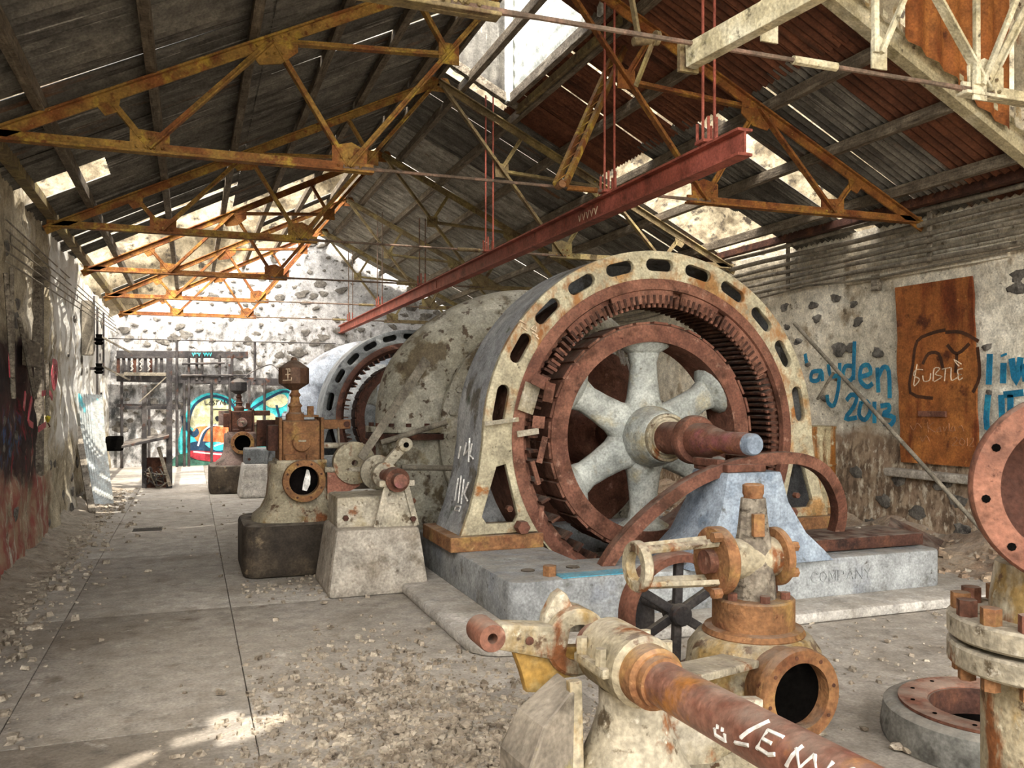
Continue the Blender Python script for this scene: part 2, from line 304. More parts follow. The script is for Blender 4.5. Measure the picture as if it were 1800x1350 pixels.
def zones(m, zs):
    """stains and colour zones with a shape of their own: (colours a/b, noise scale, height range, depth range, edge roughness)"""
    nt = m.node_tree; N = nt.nodes; L = nt.links; b = N['Principled BSDF']
    col = b.inputs['Base Color'].links[0].from_socket
    pos = N.new('ShaderNodeNewGeometry').outputs['Position']; sp = N.new('ShaderNodeSeparateXYZ'); L.new(pos, sp.inputs[0])
    def math_(op, a, c):
        n = N.new('ShaderNodeMath'); n.operation = op
        for k, q in enumerate((a, c)):
            if isinstance(q, (int, float)): n.inputs[k].default_value = q
            else: L.new(q, n.inputs[k])
        return n.outputs[0]
    def rng(v, lo, hi):
        n = N.new('ShaderNodeMapRange'); n.inputs[1].default_value = lo; n.inputs[2].default_value = hi; L.new(v, n.inputs[0]); return n.outputs[0]
    def nse(s, off, st=(1, 1, 1)):
        mp = N.new('ShaderNodeMapping'); mp.inputs['Location'].default_value = (off, off * .7, off * .3); mp.inputs['Scale'].default_value = st; L.new(pos, mp.inputs[0])
        n = N.new('ShaderNodeTexNoise'); n.inputs['Scale'].default_value = s; n.inputs['Detail'].default_value = 7; n.inputs['Roughness'].default_value = .65; L.new(mp.outputs[0], n.inputs['Vector']); return n.outputs[0]
    for k, (ca, cb, sc, z0, z1, y0, y1, amp, cover) in enumerate(zs):
        e = math_('MULTIPLY', math_('SUBTRACT', nse(sc, 2.1 * k + .5), .5), amp)
        z = math_('ADD', sp.outputs[2], e); y = math_('ADD', sp.outputs[1], e)
        w = .10
        mk = math_('MULTIPLY', math_('MULTIPLY', rng(z, z0 - w, z0 + w), rng(z, z1 + w, z1 - w)), math_('MULTIPLY', rng(y, y0 - w, y0 + w), rng(y, y1 + w, y1 - w)))
        mk = math_('MULTIPLY', mk, rng(nse(sc * 4, 5.3 * k + 9, (1, 1, .5)), cover + .06, cover - .06))
        cc = N.new('ShaderNodeMix'); cc.data_type = 'RGBA'; L.new(rng(nse(sc * 2.3, 3.3 * k), .42, .6), cc.inputs[0]); cc.inputs[6].default_value = lin(ca); cc.inputs[7].default_value = lin(cb)
        mx = N.new('ShaderNodeMix'); mx.data_type = 'RGBA'; L.new(mk, mx.inputs[0]); L.new(col, mx.inputs[6]); L.new(cc.outputs[2], mx.inputs[7]); col = mx.outputs[2]
    L.new(col, b.inputs['Base Color'])
zones(plaster_left, [('#8f5148', '#9a7f68', 1.4, -.2, 1.0, 3, 11.3, 1.2, .56), ('#2a2120', '#45302c', 1.3, .85, 2.2, 3, 10.7, 1.0, .64), ('#5a2026', '#8a3038', 2.2, .9, 1.6, 8, 10.2, .8, .42),
                     ('#33456b', '#456a8f', 2.5, 1.05, 1.45, 8, 9.6, .5, .44), ('#e8e6e0', '#d3d0c8', 1.0, 1.0, 4.5, 11.5, 30, 1.5, .56)])  # last entry: paler colour on the far upper part of the wall
zones(plaster_right, [('#8a7460', '#a08c74', 1.3, -1, 1.2, -9, 30, .9, .70), ('#5c4c3d', '#75614e', 2.6, -1, 1.15, -9, 30, .6, .50), ('#cfc4b0', '#b5a68e', 3.5, -1, 1.1, -9, 30, .5, .42)])
zones(ring_front, [('#9a6d40', '#86562f', 1.2, 1.45, 2.75, 6.4, 7.0, .5, .46)])
zones(plaster_far, [('#3f4040', '#6a6a68', .9, -1, 2.3, 20, 24, 1.2, .47), ('#55524d', '#77736c', 2.2, 1.7, 3.4, 20, 24, .8, .42)])  # first entry: darker grey towards the bottom of the end wall
# ------------------------------------------------------------------ the setting: floor, walls, roof
XL, XR, YE, YF = -1.55, 7.4, 22.3, -4.0      # left wall, right wall, end wall, open front
RIDGE_X, RIDGE_Z, SLOPE, EAVE_Z = 2.92, 5.8, 0.5, 3.65
def roof_z(x): return RIDGE_Z - SLOPE * abs(x - RIDGE_X)

def rrect(x0, y0, x1, y1, r=0.0, n=4):
    if r <= 0: return [(x0, y0), (x1, y0), (x1, y1), (x0, y1)]
    o = []
    for cx, cy, a in ((x1-r, y0+r, -90), (x1-r, y1-r, 0), (x0+r, y1-r, 90), (x0+r, y0+r, 180)):
        for i in range(n + 1): o.append((cx + r*math.cos(R(a+90*i/n)), cy + r*math.sin(R(a+90*i/n))))
    return o
PITS = [rrect(2.75, 6.02, 4.95, 7.75), rrect(2.75, 15.2, 4.95, 16.9)]
trap = rrect(*(lambda a, b: (a.x, a.y, b.x, b.y))(at(232, 935, Z=0), at(286, 925, Z=0)))
fl = plate('floor', [rrect(XL - .6, YF, XR + .3, YE + .3)] + PITS, .2, XY(-.13), dirt_m); struct(fl)
pitm = MB()
for p in PITS:
    (x0, y0), _, (x1, y1), _ = p
    m = MB(); m.add([(x0, y0, -.03), (x1, y0, -.03), (x1, y1, -.03), (x0, y1, -.03), (x0, y0, -1), (x1, y0, -1), (x1, y1, -1), (x0, y1, -1)],
          [(0, 1, 5, 4), (1, 2, 6, 5), (2, 3, 7, 6), (3, 0, 4, 7), (4, 5, 6, 7)])
    m.build('pit_lining', dark_block, fl)
xs = [XL - .5, -.855, .29, 2.0]; ys = [-4, -1.0, 1.6, 4.5, 7.0, 9.6, 12.2, 14.8, 17.4, 20.0, 22.4]
for i in range(3):
    for j in range(10):
        o = rrect(xs[i] + .003, ys[j] + .003, xs[i+1] - .003, ys[j+1] - .003)
        lp = [o]
        if i == 1 and trap[0][1] > ys[j] and trap[2][1] < ys[j+1]: lp.append(trap)
        plate('floor_slab', lp, .05, XY(-.025 + random.uniform(-.002, .002)), floor_m, fl, .003)
plate('floor_slab', [rrect(2.012, YF, XR + .2, YE)] + PITS, .05, XY(-.027), floor_m, fl)
pit_m = mat('damp dark iron', '#3a352f', [('#4b453d', 5, .5, .6)], .9, 0, .3, dust=0)  # plain dark tone for the sunken floor cover
m = MB(); m.box(((trap[0][0]+trap[2][0])/2, (trap[0][1]+trap[2][1])/2, -.026), (trap[2][0]-trap[0][0]-.01, trap[2][1]-trap[0][1]-.01, .03))
m.build('sunken_cover', pit_m, fl)

def heightfield(name, fn, nu, nv, mats, pick=None, parent=None):
    """fn(i/nu, j/nv) -> point; faces coloured by pick(u, v) -> material index"""
    me = bpy.data.meshes.new(name)
    vs = [fn(i / nu, j / nv) for j in range(nv + 1) for i in range(nu + 1)]
    fs = [(j*(nu+1)+i, j*(nu+1)+i+1, (j+1)*(nu+1)+i+1, (j+1)*(nu+1)+i) for j in range(nv) for i in range(nu)]
    me.from_pydata(vs, [], fs); me.update()
    for mm in mats: me.materials.append(mm)
    if pick:
        for k, p in enumerate(me.polygons): p.material_index = pick((k % nu + .5) / nu, (k // nu + .5) / nv)
    for p in me.polygons: p.use_smooth = True
    return link(name, me, parent)
def nz(p, s, k=4): return noise.fractal(V(p) * s, 1.0, 2.0, k)

def step(x, a, b): return max(0., min(1., (x - a) / (b - a)))
def left_off(y, z):
    o = -.25 * step(y, 13.9, 14.0)                                         # the far part stands back
    if 10.4 < y < 11.25 and .75 < z < 3.2: o -= .22 * min(1, (y-10.4)*12, (11.25-y)*12, (z-.75)*8, (3.2-z)*8)
    if 9.35 < y < 9.75 and 1.5 < z < 2.5: o -= .06
    return o + .05 * nz((0, y, z), 1.3) + .022 * nz((5, y, z), 5) + .10 * max(0, .35 - z) * (1 + nz((9, y, z), 3))
def fl_left(u, v):
    y = YF + (YE + .2 - YF) * u; z = -.05 + (EAVE_Z + .12) * v + .05 * nz((y, 3, 0), 2) * v
    return (XL + left_off(y, z), y, z)
def pk_left(u, v):
    y = YF + (YE + .2 - YF) * u; z = (EAVE_Z + .1) * v
    n1 = nz((2, y, z), 1.6)
    if y < 10.9 and .95 + .35 * n1 < z < 2.05 + .4 * n1: return 1
    if y < 11.5 and .2 + .2 * n1 < z < .98 + .35 * n1: return 2
    return 0
wl = struct(heightfield('wall_left', fl_left, 330, 48, [plaster_left]))
mk = MB().box((XL - .62, (YF + YE) / 2, 1.75), (.3, YE - YF + .4, 3.6)); mk.build('wall_core', concrete, wl)

def fl_right(u, v):
    y = YF + (YE + .2 - YF) * (1 - u); z = -.05 + (EAVE_Z - .02) * v
    return (XR - (.03 * nz((1, y, z), 1.4) + .018 * nz((7, y, z), 6) + .06 * max(0, 1.25 - z)), y, z)
def pk_right(u, v):
    y = YF + (YE + .2 - YF) * (1 - u); z = -.05 + (EAVE_Z + .5) * v
    return 1 if z < 1.15 + .22 * nz((4, y, z), 1.5) else 0
wr = struct(heightfield('wall_right', fl_right, 330, 52, [plaster_right]))
MB().box((XR + .3, (YF + YE) / 2, 1.7), (.35, YE - YF + .4, 3.6)).build('wall_core', concrete, wr)

def fl_end(u, v):
    x = XL - .3 + (XR + .3 - XL + .3) * u; h = roof_z(x) + .05 + .06 * nz((x, 0, 3), 3)
    z = -.05 + (h + .05) * v
    return (x, YE + .035 * nz((x, 1, z), 1.5) + .02 * nz((x, 6, z), 5), z)
we = struct(heightfield('wall_back', fl_end, 130, 90, [plaster_far]))
MB().add([(XL-.3, YE+.08, 0), (XR+.3, YE+.08, 0), (XR+.3, YE+.08, 3.5), (RIDGE_X, YE+.08, 5.7), (XL-.3, YE+.08, 3.5),
          (XL-.3, YE+.5, 0), (XR+.3, YE+.5, 0), (XR+.3, YE+.5, 3.5), (RIDGE_X, YE+.5, 5.7), (XL-.3, YE+.5, 3.5)],
         [(0, 1, 2, 3, 4), (9, 8, 7, 6, 5), (0, 5, 6, 1), (1, 6, 7, 2), (2, 7, 8, 3), (3, 8, 9, 4), (4, 9, 5, 0)]).build('wall_core', concrete, we)

# stones showing through the plaster
def stone_mesh(seed):
    rn = random.Random(seed); n = 11; vs = [(0, -1.0 * .35, 0)]; fs = []
    for ring, (rr, hh) in enumerate(((.55, -.30), (.9, -.16), (1.0, .15))):
        for k in range(n):
            a = 2 * math.pi * k / n; q = rr * (.55 + .30 * abs(math.sin(a * 1.5 + seed)) + .42 * rn.random())
            vs.append((math.cos(a) * q, hh + .06 * rn.random(), math.sin(a) * q))
    for k in range(n): fs.append((0, 1 + k, 1 + (k+1) % n))
    for r_ in range(2):
        for k in range(n): fs.append((1+r_*n+k, 1+(r_+1)*n+k, 1+(r_+1)*n+(k+1) % n, 1+r_*n+(k+1) % n))
    b = MB(); b.add(vs, fs); return b.mesh('stone', stone_dark, 0, 40)
SM = [stone_mesh(s) for s in range(8)]
def put_stone(parent, p, w, h, rz=0.0):
    o = link('stone', SM[random.randrange(8)], parent); o.location = p
    o.scale = (w, .035, h); o.rotation_euler = (0, random.uniform(-.35, .35), rz); return o
rs = random.Random(11); pts = []
tries = 0
while len(pts) < 250 and tries < 6000:
    tries += 1
    x = rs.uniform(XL, XR - .3); z = rs.uniform(.6, 5.6)
    if z > roof_z(x) - .15: continue
    dens = 1.0 if z > 1.9 else (.45 if x > -.2 else .8)
    if x > 3.2 and z > 2.7: dens *= .35
    if rs.random() > dens: continue
    if -.0 < x < 3.2 and .4 < z < 1.75: continue
    if any((x-a)**2 + (z-b)**2 < .20**2 for a, b in pts): continue
    pts.append((x, z))
    w = .045 + .15 * rs.random() ** 2.2; put_stone(we, (x, YE - .012, z), w, w * rs.uniform(.4, .75))
for px, py, w in ((1380, 540, .10), (1385, 575, .07), (1430, 536, .09), (1470, 524, .09), (1502, 534, .07), (1437, 560, .09), (1510, 564, .10),
                  (1475, 614, .14), (1495, 612, .1), (1403, 600, .08), (1790, 505, .12), (1795, 485, .14), (1545, 620, .1), (1420, 640, .06), (1450, 700, .07),
                  (1736, 610, .06), (1742, 690, .06), (1770, 745, .07), (1560, 880, .12), (1620, 900, .13), (1510, 830, .12), (1690, 880, .12), (1660, 850, .12),
                  (1585, 845, .1), (1700, 930, .12), (1640, 940, .12), (1540, 920, .1)):
    p = at(px, py, X=XR); p.x = XR - .012 - (.06 * max(0, 1.25 - p.z)); put_stone(wr, p, w, w * .6, R(-90))
for k in range(46):
    y = rs.uniform(8.6, 21); z = rs.uniform(.1, 3.4); w = rs.uniform(.05, .16)
    put_stone(wl, (XL + left_off(y, z) + .005, y, z), w, w * .6, R(90))

# ------------------------------------------------------------------ roof: rafters' purlins and corrugated sheets under the ceiling
ceil = link('ceiling', None); struct(ceil)
PUR = [.32, 1.0, 1.7, 2.45, 3.2, 3.95]
for s in (-1, 1):
    for k, d in enumerate(PUR):
        x = RIDGE_X + s * d; z = roof_z(x) - .075
        y0 = 5.6 if s > 0 else 4.82; y1 = YE + .1
        if s < 0 and k >= 4: y1 = 21.0
        m = MB(); w = .075; h = .11
        m.prof((x, y0, z), (x, y1, z), [(-w/2, -h/2), (w/2, -h/2), (w/2, h/2), (-w/2, h/2)])
        m.build('purlin', wood_dark, ceil, .006)
def sheet(x0, x1, w=.78, amp=.016, waves=8, sag=0.0, seed=0):
    """corrugated sheet, ribs running down the slope from x0 to x1; local y = width"""
    rn = random.Random(seed); n = waves * 4; vs = []; fs = []; rows = 5
    for t in range(2):
        for r_ in range(rows):
            q = r_ / (rows - 1); x = x0 + (x1 - x0) * q
            for i in range(n + 1):
                y = w * (i / n - .5)
                vs.append((x, y, roof_z(x) - .01 + amp * math.sin(2*math.pi*i/4) - t * .004 + sag * (2*i/n-1)**2 * (q if seed % 2 else 1-q) ))
    k = rows * (n + 1)
    for t in range(2):
        for r_ in range(rows - 1):
            for i in range(n):
                a = t*k + r_*(n+1) + i; fs.append((a, a+1, a+n+2, a+n+1))
    b = MB(); b.add(vs, fs); return b
sheet_cache = {}
def put_sheet(key, x0, x1, y, m, sag=0.0, dz=0.0, ry=0.0, w=.78, yaw=0.0):
    kk = (x0, x1, sag, m.name, w)
    if kk not in sheet_cache: sheet_cache[kk] = sheet(x0, x1, w, sag=sag, seed=len(sheet_cache)).mesh('roof_sheet', m, 0, 60)
    o = link('roof_sheet', sheet_cache[kk], ceil); o.location = (0, y, dz); o.rotation_euler = (ry, 0, yaw); return o
rr = random.Random(5)
NY = int((YE + .3 - 5.6) / .72)
for j in range(-1, NY):
    y = 5.6 + .36 + .72 * j
    # left slope: upper run, lower run
    up_gone = y > 14.6; lo_gone = y > 13.6 or 9.0 < y < 9.75
    m_ = roof_dark if rr.random() > .12 else roof_rust
    if not up_gone: put_sheet(0, RIDGE_X - .02, RIDGE_X - 2.3, y, m_, 0.02 * (j % 2), .0, rr.uniform(-.012, .012), w=.70 if y > 9.4 and j % 3 == 1 else .78)
    elif y < 19 and j % 5 == 1: put_sheet(0, RIDGE_X - .3, RIDGE_X - 1.7, y, roof_dark, 0.02, 0, .03, w=.5)
    if not lo_gone: put_sheet(0, RIDGE_X - 2.2, RIDGE_X - 4.75, y, roof_dark, .03 * (j % 2), .012, rr.uniform(-.02, .02), w=.54 if y > 10.4 else .78)
    elif y < 9.75: put_sheet(0, RIDGE_X - 2.2, RIDGE_X - 3.7, y, roof_dark, 0, .012)
    # right slope
    if j < 0: continue
    mm = roof_pale if y > 12.8 else (roof_rust if (y < 7.4 or 7.4 < y < 9.8) and j % 2 == 0 else roof_dark)
    x0 = RIDGE_X + .02
    if 7.4 < y < 10.3: x0 = 3.80
    put_sheet(0, x0, RIDGE_X + 2.3, y, roof_rust if y < 10.3 else mm, .04 if y < 10 else 0.01 * (j % 2), 0, rr.uniform(-.012, .012), w=.66 if 7.4 < y < 10.3 else .78)
    if 7.8 < y < 8.4: put_sheet(0, RIDGE_X + 2.2, RIDGE_X + 4.8, y + .3, roof_dark, .05, .012, 0, w=.42)
    elif 9.4 < y < 10.3:
        if y < 9.9: put_sheet(0, RIDGE_X + 2.2, RIDGE_X + 3.6, y - .28, roof_dark, .05, .012, 0, w=.3)
    else: put_sheet(0, RIDGE_X + 2.2, RIDGE_X + 4.8, y, mm if y < 7 or y > 12 else roof_dark, .02 * (j % 2), .012, rr.uniform(-.015, .015), w=.70 if y < 12 and j % 2 else .78)
# one half-slid sheet low on the far left slope
put_sheet(0, RIDGE_X - 3.2, RIDGE_X - 4.5, 18.4, roof_dark, .02, .02, 0, w=.9)
# roof monitor at the ridge: white corrugated cheek, posts and frame
mon = link('ridge_monitor', None, ceil)
vs = []; fs = []; nn = 28
for i in range(nn + 1):
    z = roof_z(3.75) + .02 + 1.25 * i / nn
    vs += [(3.78 + .016 * math.sin(math.pi * i / 2), 7.5, z), (3.78 + .016 * math.sin(math.pi * i / 2), 10.15, z)]
for i in range(nn): fs.append((2*i, 2*i+1, 2*i+3, 2*i+2))
MB().add(vs, fs).build('cheek_sheet', white_sheet, mon, 0, 60)
MB().beam((3.72, 10.12, roof_z(3.72) - .1), (3.72, 10.12, 6.7), .08, .10).build('post', white_sheet, mon, .005)
MB().beam((3.72, 7.5, roof_z(3.72) - .1), (3.72, 7.5, 6.7), .08, .10).build('post', white_sheet, mon, .005)
MB().beam((3.75, 7.4, roof_z(3.75) - .04), (3.75, 10.2, roof_z(3.75) - .04), .07, .12).build('sill_rail', wood, mon, .005)
MB().beam((3.86, 7.4, roof_z(3.86) - .09), (3.86, 10.2, roof_z(3.86) - .09), .05, .09).build('sill_rail', truss_b, mon, .005)
MB().beam((2.92, 10.15, roof_z(2.92) - .05), (3.85, 10.15, roof_z(3.85) - .05), .07, .10).build('end_rail', wood, mon, .005)
vs = []
for i in range(25):
    x = 2.86 + .95 * i / 24; vs += [(x, 10.22 + .014 * math.sin(math.pi * i / 2), roof_z(x) - .1), (x, 10.22 + .014 * math.sin(math.pi * i / 2), 6.8)]
MB().add(vs, [(2*i, 2*i+2, 2*i+3, 2*i+1) for i in range(24)]).build('end_sheet', roof_dark, mon, 0, 60)
# ridge board and eave plates
MB().beam((RIDGE_X, 5.6, RIDGE_Z - .1), (RIDGE_X, YE, RIDGE_Z - .1), .05, .16).build('ridge_board', wood_dark, ceil, .005)
MB().beam((XR - .25, 5.6, 3.66), (XR - .25, YE, 3.66), .10, .09).build('eave_plate', rust_dk, ceil, .006)
MB().beam((XL + .12, 5.6, 3.62), (XL + .12, YE, 3.62), .10, .10).build('eave_plate', truss_b, ceil, .006)
# taller front bay: rafters on the step, brown cladding over the step, roof over the camera's bay
YS = 5.55
cl = link('step_gable', None, ceil)
for s, mt in ((1, truss_c), (-1, truss_c)):
    e = RIDGE_X + s * 4.7
    ys_ = YS if s > 0 else 4.78
    MB().prof((RIDGE_X, ys_, RIDGE_Z - .02), (e, ys_, roof_z(e) - .02), [(-.06, -.11), (.06, -.11), (.06, -.06), (.02, -.06), (.02, .06), (.06, .06), (.06, .11), (-.06, .11), (-.06, .06), (-.02, .06), (-.02, -.06), (-.06, -.06)]).build('step_rafter', mt, cl, .004)
clad_mesh = {}
for s in (1, -1):
    for k in range(8):
        x0 = RIDGE_X + s * (.1 + .6 * k); x1 = RIDGE_X + s * (.1 + .6 * (k+1) - .02)
        b = MB(); n = 12; vs = []
        for i in range(n + 1):
            x = x0 + (x1 - x0) * i / n; yy = (YS if s > 0 else 4.78) - .10 + .02 * math.sin(math.pi * i / 2) + .03 * (k % 2)
            vs += [(x, yy, roof_z(x) + .02 - .1 * ((k * 7) % 3) / 3), (x, yy, 7.4)]
        b.add(vs, [(2*i, 2*i+2, 2*i+3, 2*i+1) for i in range(n)])
        b.build('cladding_sheet', (board_m if k % 3 else cream_rust) if s > 0 else roof_rust, cl, 0, 60)
FZ0, FSL = 7.5, .225
def front_z(x): return FZ0 - FSL * abs(x - RIDGE_X)
for s in (1, -1):
    for k in range(13):
        y = YF + .39 + .78 * k
        if y > YS + .1 or (s < 0 and k in (4, 5)): continue
        n = 24; vs = []
        for q in (0.0, 1.0):
            for i in range(n + 1):
                xx = RIDGE_X + s * 4.9 * q
                vs.append((xx, y + .80 * (i / n - .5), front_z(xx) + .015 * math.sin(math.pi * i / 2)))
        MB().add(vs, [(i, i+1, n+2+i, n+1+i) for i in range(n)]).build('front_roof_sheet', roof_dark, ceil, 0, 60)
# the torn sheet that lets the sun through to the floor
MS = Matrix(((1, 0, 0, 0), (0, 1, 0, 0), (FSL, 0, 1, FZ0 - FSL * RIDGE_X), (0, 0, 0, 1)))
plate('front_roof_sheet', [rrect(RIDGE_X - 4.9, -.92, RIDGE_X, .72),
      [(2.12, -.16), (2.33, -.12), (2.34, -.24), (2.52, -.20), (2.72, -.04), (2.68, .05), (2.48, .08), (2.45, .20), (2.30, .16), (2.30, .02), (2.13, -.03)],
      [(1.72, -.46), (1.88, -.42), (1.93, -.30), (2.04, -.22), (2.08, -.12), (1.98, -.13), (1.86, -.22), (1.73, -.34)]], .01, MS, roof_dark, ceil)
# added unseen sheets closing the sunny side of the front bay against the sun
for k in range(16):
    y = YF + .3 + .6 * k
    if y > YS: continue
    MB().box((XR + .25, y, 5.0), (.012, .61, 3.1)).build('clerestory_sheet', roof_rust, ceil)

# ------------------------------------------------------------------ outside: sunlit rock face round the building, ground
CP = [(-18, 14), (-15, 22), (-6, 29), (4, 30), (12, 27), (19, 20), (23, 10), (25, -2)]
def cliff(u, v):
    t = u * (len(CP) - 1); i = min(int(t), len(CP) - 2); f = t - i
    x = CP[i][0] * (1-f) + CP[i+1][0] * f; y = CP[i][1] * (1-f) + CP[i+1][1] * f
    z = -1 + 19 * v; c = V((4, 6, 0)); o = (V((x, y, 0)) - c).normalized()
    d = 1.1 * nz((x, y, z), .22) + .5 * nz((x, y, z), .8) + .25 * abs(nz((x, y, z), 2.2)) + .12 * z
    return (x + o.x * d, y + o.y * d, z + .3 * nz((x, z, y), .6))
ck = heightfield('hillside', cliff, 170, 60, [rock]); struct(ck)
heightfield('ground', lambda u, v: (-60 + 120 * u, -60 + 120 * v, -.45 + .15 * nz((u * 40, v * 40, 0), .5)), 40, 40, [dirt_m]); struct(bpy.data.objects['ground'])
# ------------------------------------------------------------------ roof trusses
TZ = 3.50                                     # bottom chord level
def TT(x): return roof_z(x) - .17             # top chord line (axis)
T_PROF = [(-.012, -.05), (.012, -.05), (.012, .022), (.05, .022), (.05, .04), (-.05, .04), (-.05, .022), (-.012, .022)]
B_PROF = [(-.045, -.035), (.045, -.035), (.045, -.015), (.012, -.015), (.012, .045), (-.012, .045), (-.012, -.015), (-.045, -.015)]
W_PROF = [(-.035, -.012), (.035, -.012), (.035, .004), (.010, .004), (.010, .035), (-.010, .035), (-.010, .004), (-.035, .004)]
def truss(y, label, mm, group='roof trusses', detail=True, no_right=False):
    t = thing('roof_truss', label, 'truss', group, (RIDGE_X, y, TZ))
    MW = (mm if isinstance(mm, tuple) else (mm, mm))
    def q(x, z): return V((x - RIDGE_X, 0, z - TZ))
    YY = V((0, 1, 0))
    def bar(name, a, b, prof, dy=0.0, m=None):
        MB().prof(q(*a) + V((0, dy, 0)), q(*b) + V((0, dy, 0)), prof).build(name, m or MW[0], t, .003, seg=1)
    for s in (-1, 1):
        X = lambda d: RIDGE_X + s * d
        E, T1, T2, T3 = 4.28, 3.50, 2.30, 1.15
        N1, N2 = 3.21, 1.70
        m = MW[0] if s < 0 else MW[1]
        apex = (RIDGE_X, TT(RIDGE_X) - .04)
        bar('top_chord', (X(E + .12), TT(X(E + .12))), apex, T_PROF, 0, m)
        bar('bottom_chord', (X(E + .10), TZ), (X(N2 - .2), TZ), B_PROF, 0, m)
        def top(d): return (X(d), TT(X(d)) - .03)
        dg = lambda f: (X(N2) * (1-f) + RIDGE_X * f, TZ * (1-f) + apex[1] * f)
        bar('web_bar', top(T1), (X(N1), TZ), W_PROF, .02, m)
        bar('web_bar', (X(N1), TZ), top(T2), W_PROF, -.02, m)
        bar('web_bar', top(T2), (X(N2), TZ), W_PROF, .02, m)
        bar('web_bar', (X(N2), TZ), dg(.97), W_PROF, -.025, m)
        bar('web_bar', top(T2), dg(.5), W_PROF, .02, m)
        bar('web_bar', dg(.5), top(T3), W_PROF, .02, m)
        def gus(pts): plate('gusset_plate', [[(x - RIDGE_X, z - TZ) for x, z in pts]], .014, XZ(0), m, t)
        w = .14
        gus([(X(N1 + w), TZ - .02), (X(N1 - w), TZ - .02), (X(N1 - w), TZ + .13), (X(N1 + w), TZ + .15)])
        gus([(X(N2 + w), TZ - .04), (X(N2 - w), TZ - .04), (X(N2 - w - .01), TZ + .15), (X(N2 - .02), TZ + .21), (X(N2 + w), TZ + .17)])
        a = top(T2); k = SLOPE
        gus([(X(T2 + .19), a[1] - .19 * k), (X(T2 - .19), a[1] + .19 * k), (X(T2 - .19), a[1] - .06), (X(T2 - .06), a[1] - .17), (X(T2 + .11), a[1] - .2)])
        a = top(T1); gus([(X(T1 + .09), a[1] - .045), (X(T1 - .09), a[1] + .045), (X(T1 - .07), a[1] - .09), (X(T1 + .02), a[1] - .13)])
        a = dg(.5); gus([(a[0] - .09, a[1] - .08), (a[0] + .09, a[1] - .08), (a[0] + .09, a[1] + .1), (a[0] - .09, a[1] + .1)])
        gus([(X(E + .12), TZ - .03), (X(E - .26), TZ - .03), (X(E - .26), TZ + .02), (X(E + .12), TT(X(E + .12)) + .03)])
    MB().tube([q(RIDGE_X - 1.75, TZ), q(RIDGE_X - 1.3, TZ + .005), q(RIDGE_X + 1.3, TZ + .005), q(RIDGE_X + 1.75, TZ)], [.024, .014, .014, .024], 8).build('tie_rod', rod_m, t, 0, 40)
    MB().tube([q(RIDGE_X + .25, TZ + .005), q(RIDGE_X + .55, TZ + .005)], .026, 8).build('turnbuckle', MW[1], t, 0, 40)
    plate('apex_plate', [[(-.22, apex[1] - TZ - .12), (.22, apex[1] - TZ - .12), (.12, apex[1] - TZ + .06), (-.12, apex[1] - TZ + .06)]], .014, XZ(0), MW[0], t)
    if detail:
        rv = MB()
        def row(a, b, n):
            for k in range(n):
                p = q(*a).lerp(q(*b), (k + .5) / n) + V((0, -.02, 0)); rv.lathe([(.001, -.012), (.009, -.009), (.013, 0)], p, (0, 1, 0), 5, closed=False)
        for s in (-1, 1):
            X = lambda d: RIDGE_X + s * d
            for d in (3.21, 1.70):
                row((X(d + .12), TZ + .01), (X(d - .12), TZ + .01), 4); row((X(d + .1), TZ + .08), (X(d - .1), TZ + .08), 3)
            row((X(2.46), TT(X(2.46)) - .02), (X(2.14), TT(X(2.14)) - .02), 5); row((X(2.38), TT(X(2.3)) - .14), (X(2.2), TT(X(2.3)) - .12), 3)
        tag(rv.build('rivets', MW[0], t), None, None, None, 'stuff')
    return t
TY = [7.12, 10.52, 13.95, 17.38, 20.8]
truss(4.0, 'cream-grey painted roof truss above the brown cladding sheets, before the yellow one', (truss_b, truss_c))
truss(TY[0], 'yellow and orange rusted roof truss directly above the big open rotor', (truss_y, truss_o))
truss(TY[1], 'second rusty truss, next one behind the big yellow truss', (truss_y, truss_b))
truss(TY[2], 'third rusty truss, middle one of the row above the side aisle', (truss_o, truss_b), detail=False)
truss(TY[3], 'fourth rusty truss, last but one before the end wall', (truss_o, truss_b), detail=False)
truss(TY[4], 'last rusty truss, close against the white stone end wall', (truss_o, truss_b), detail=False)

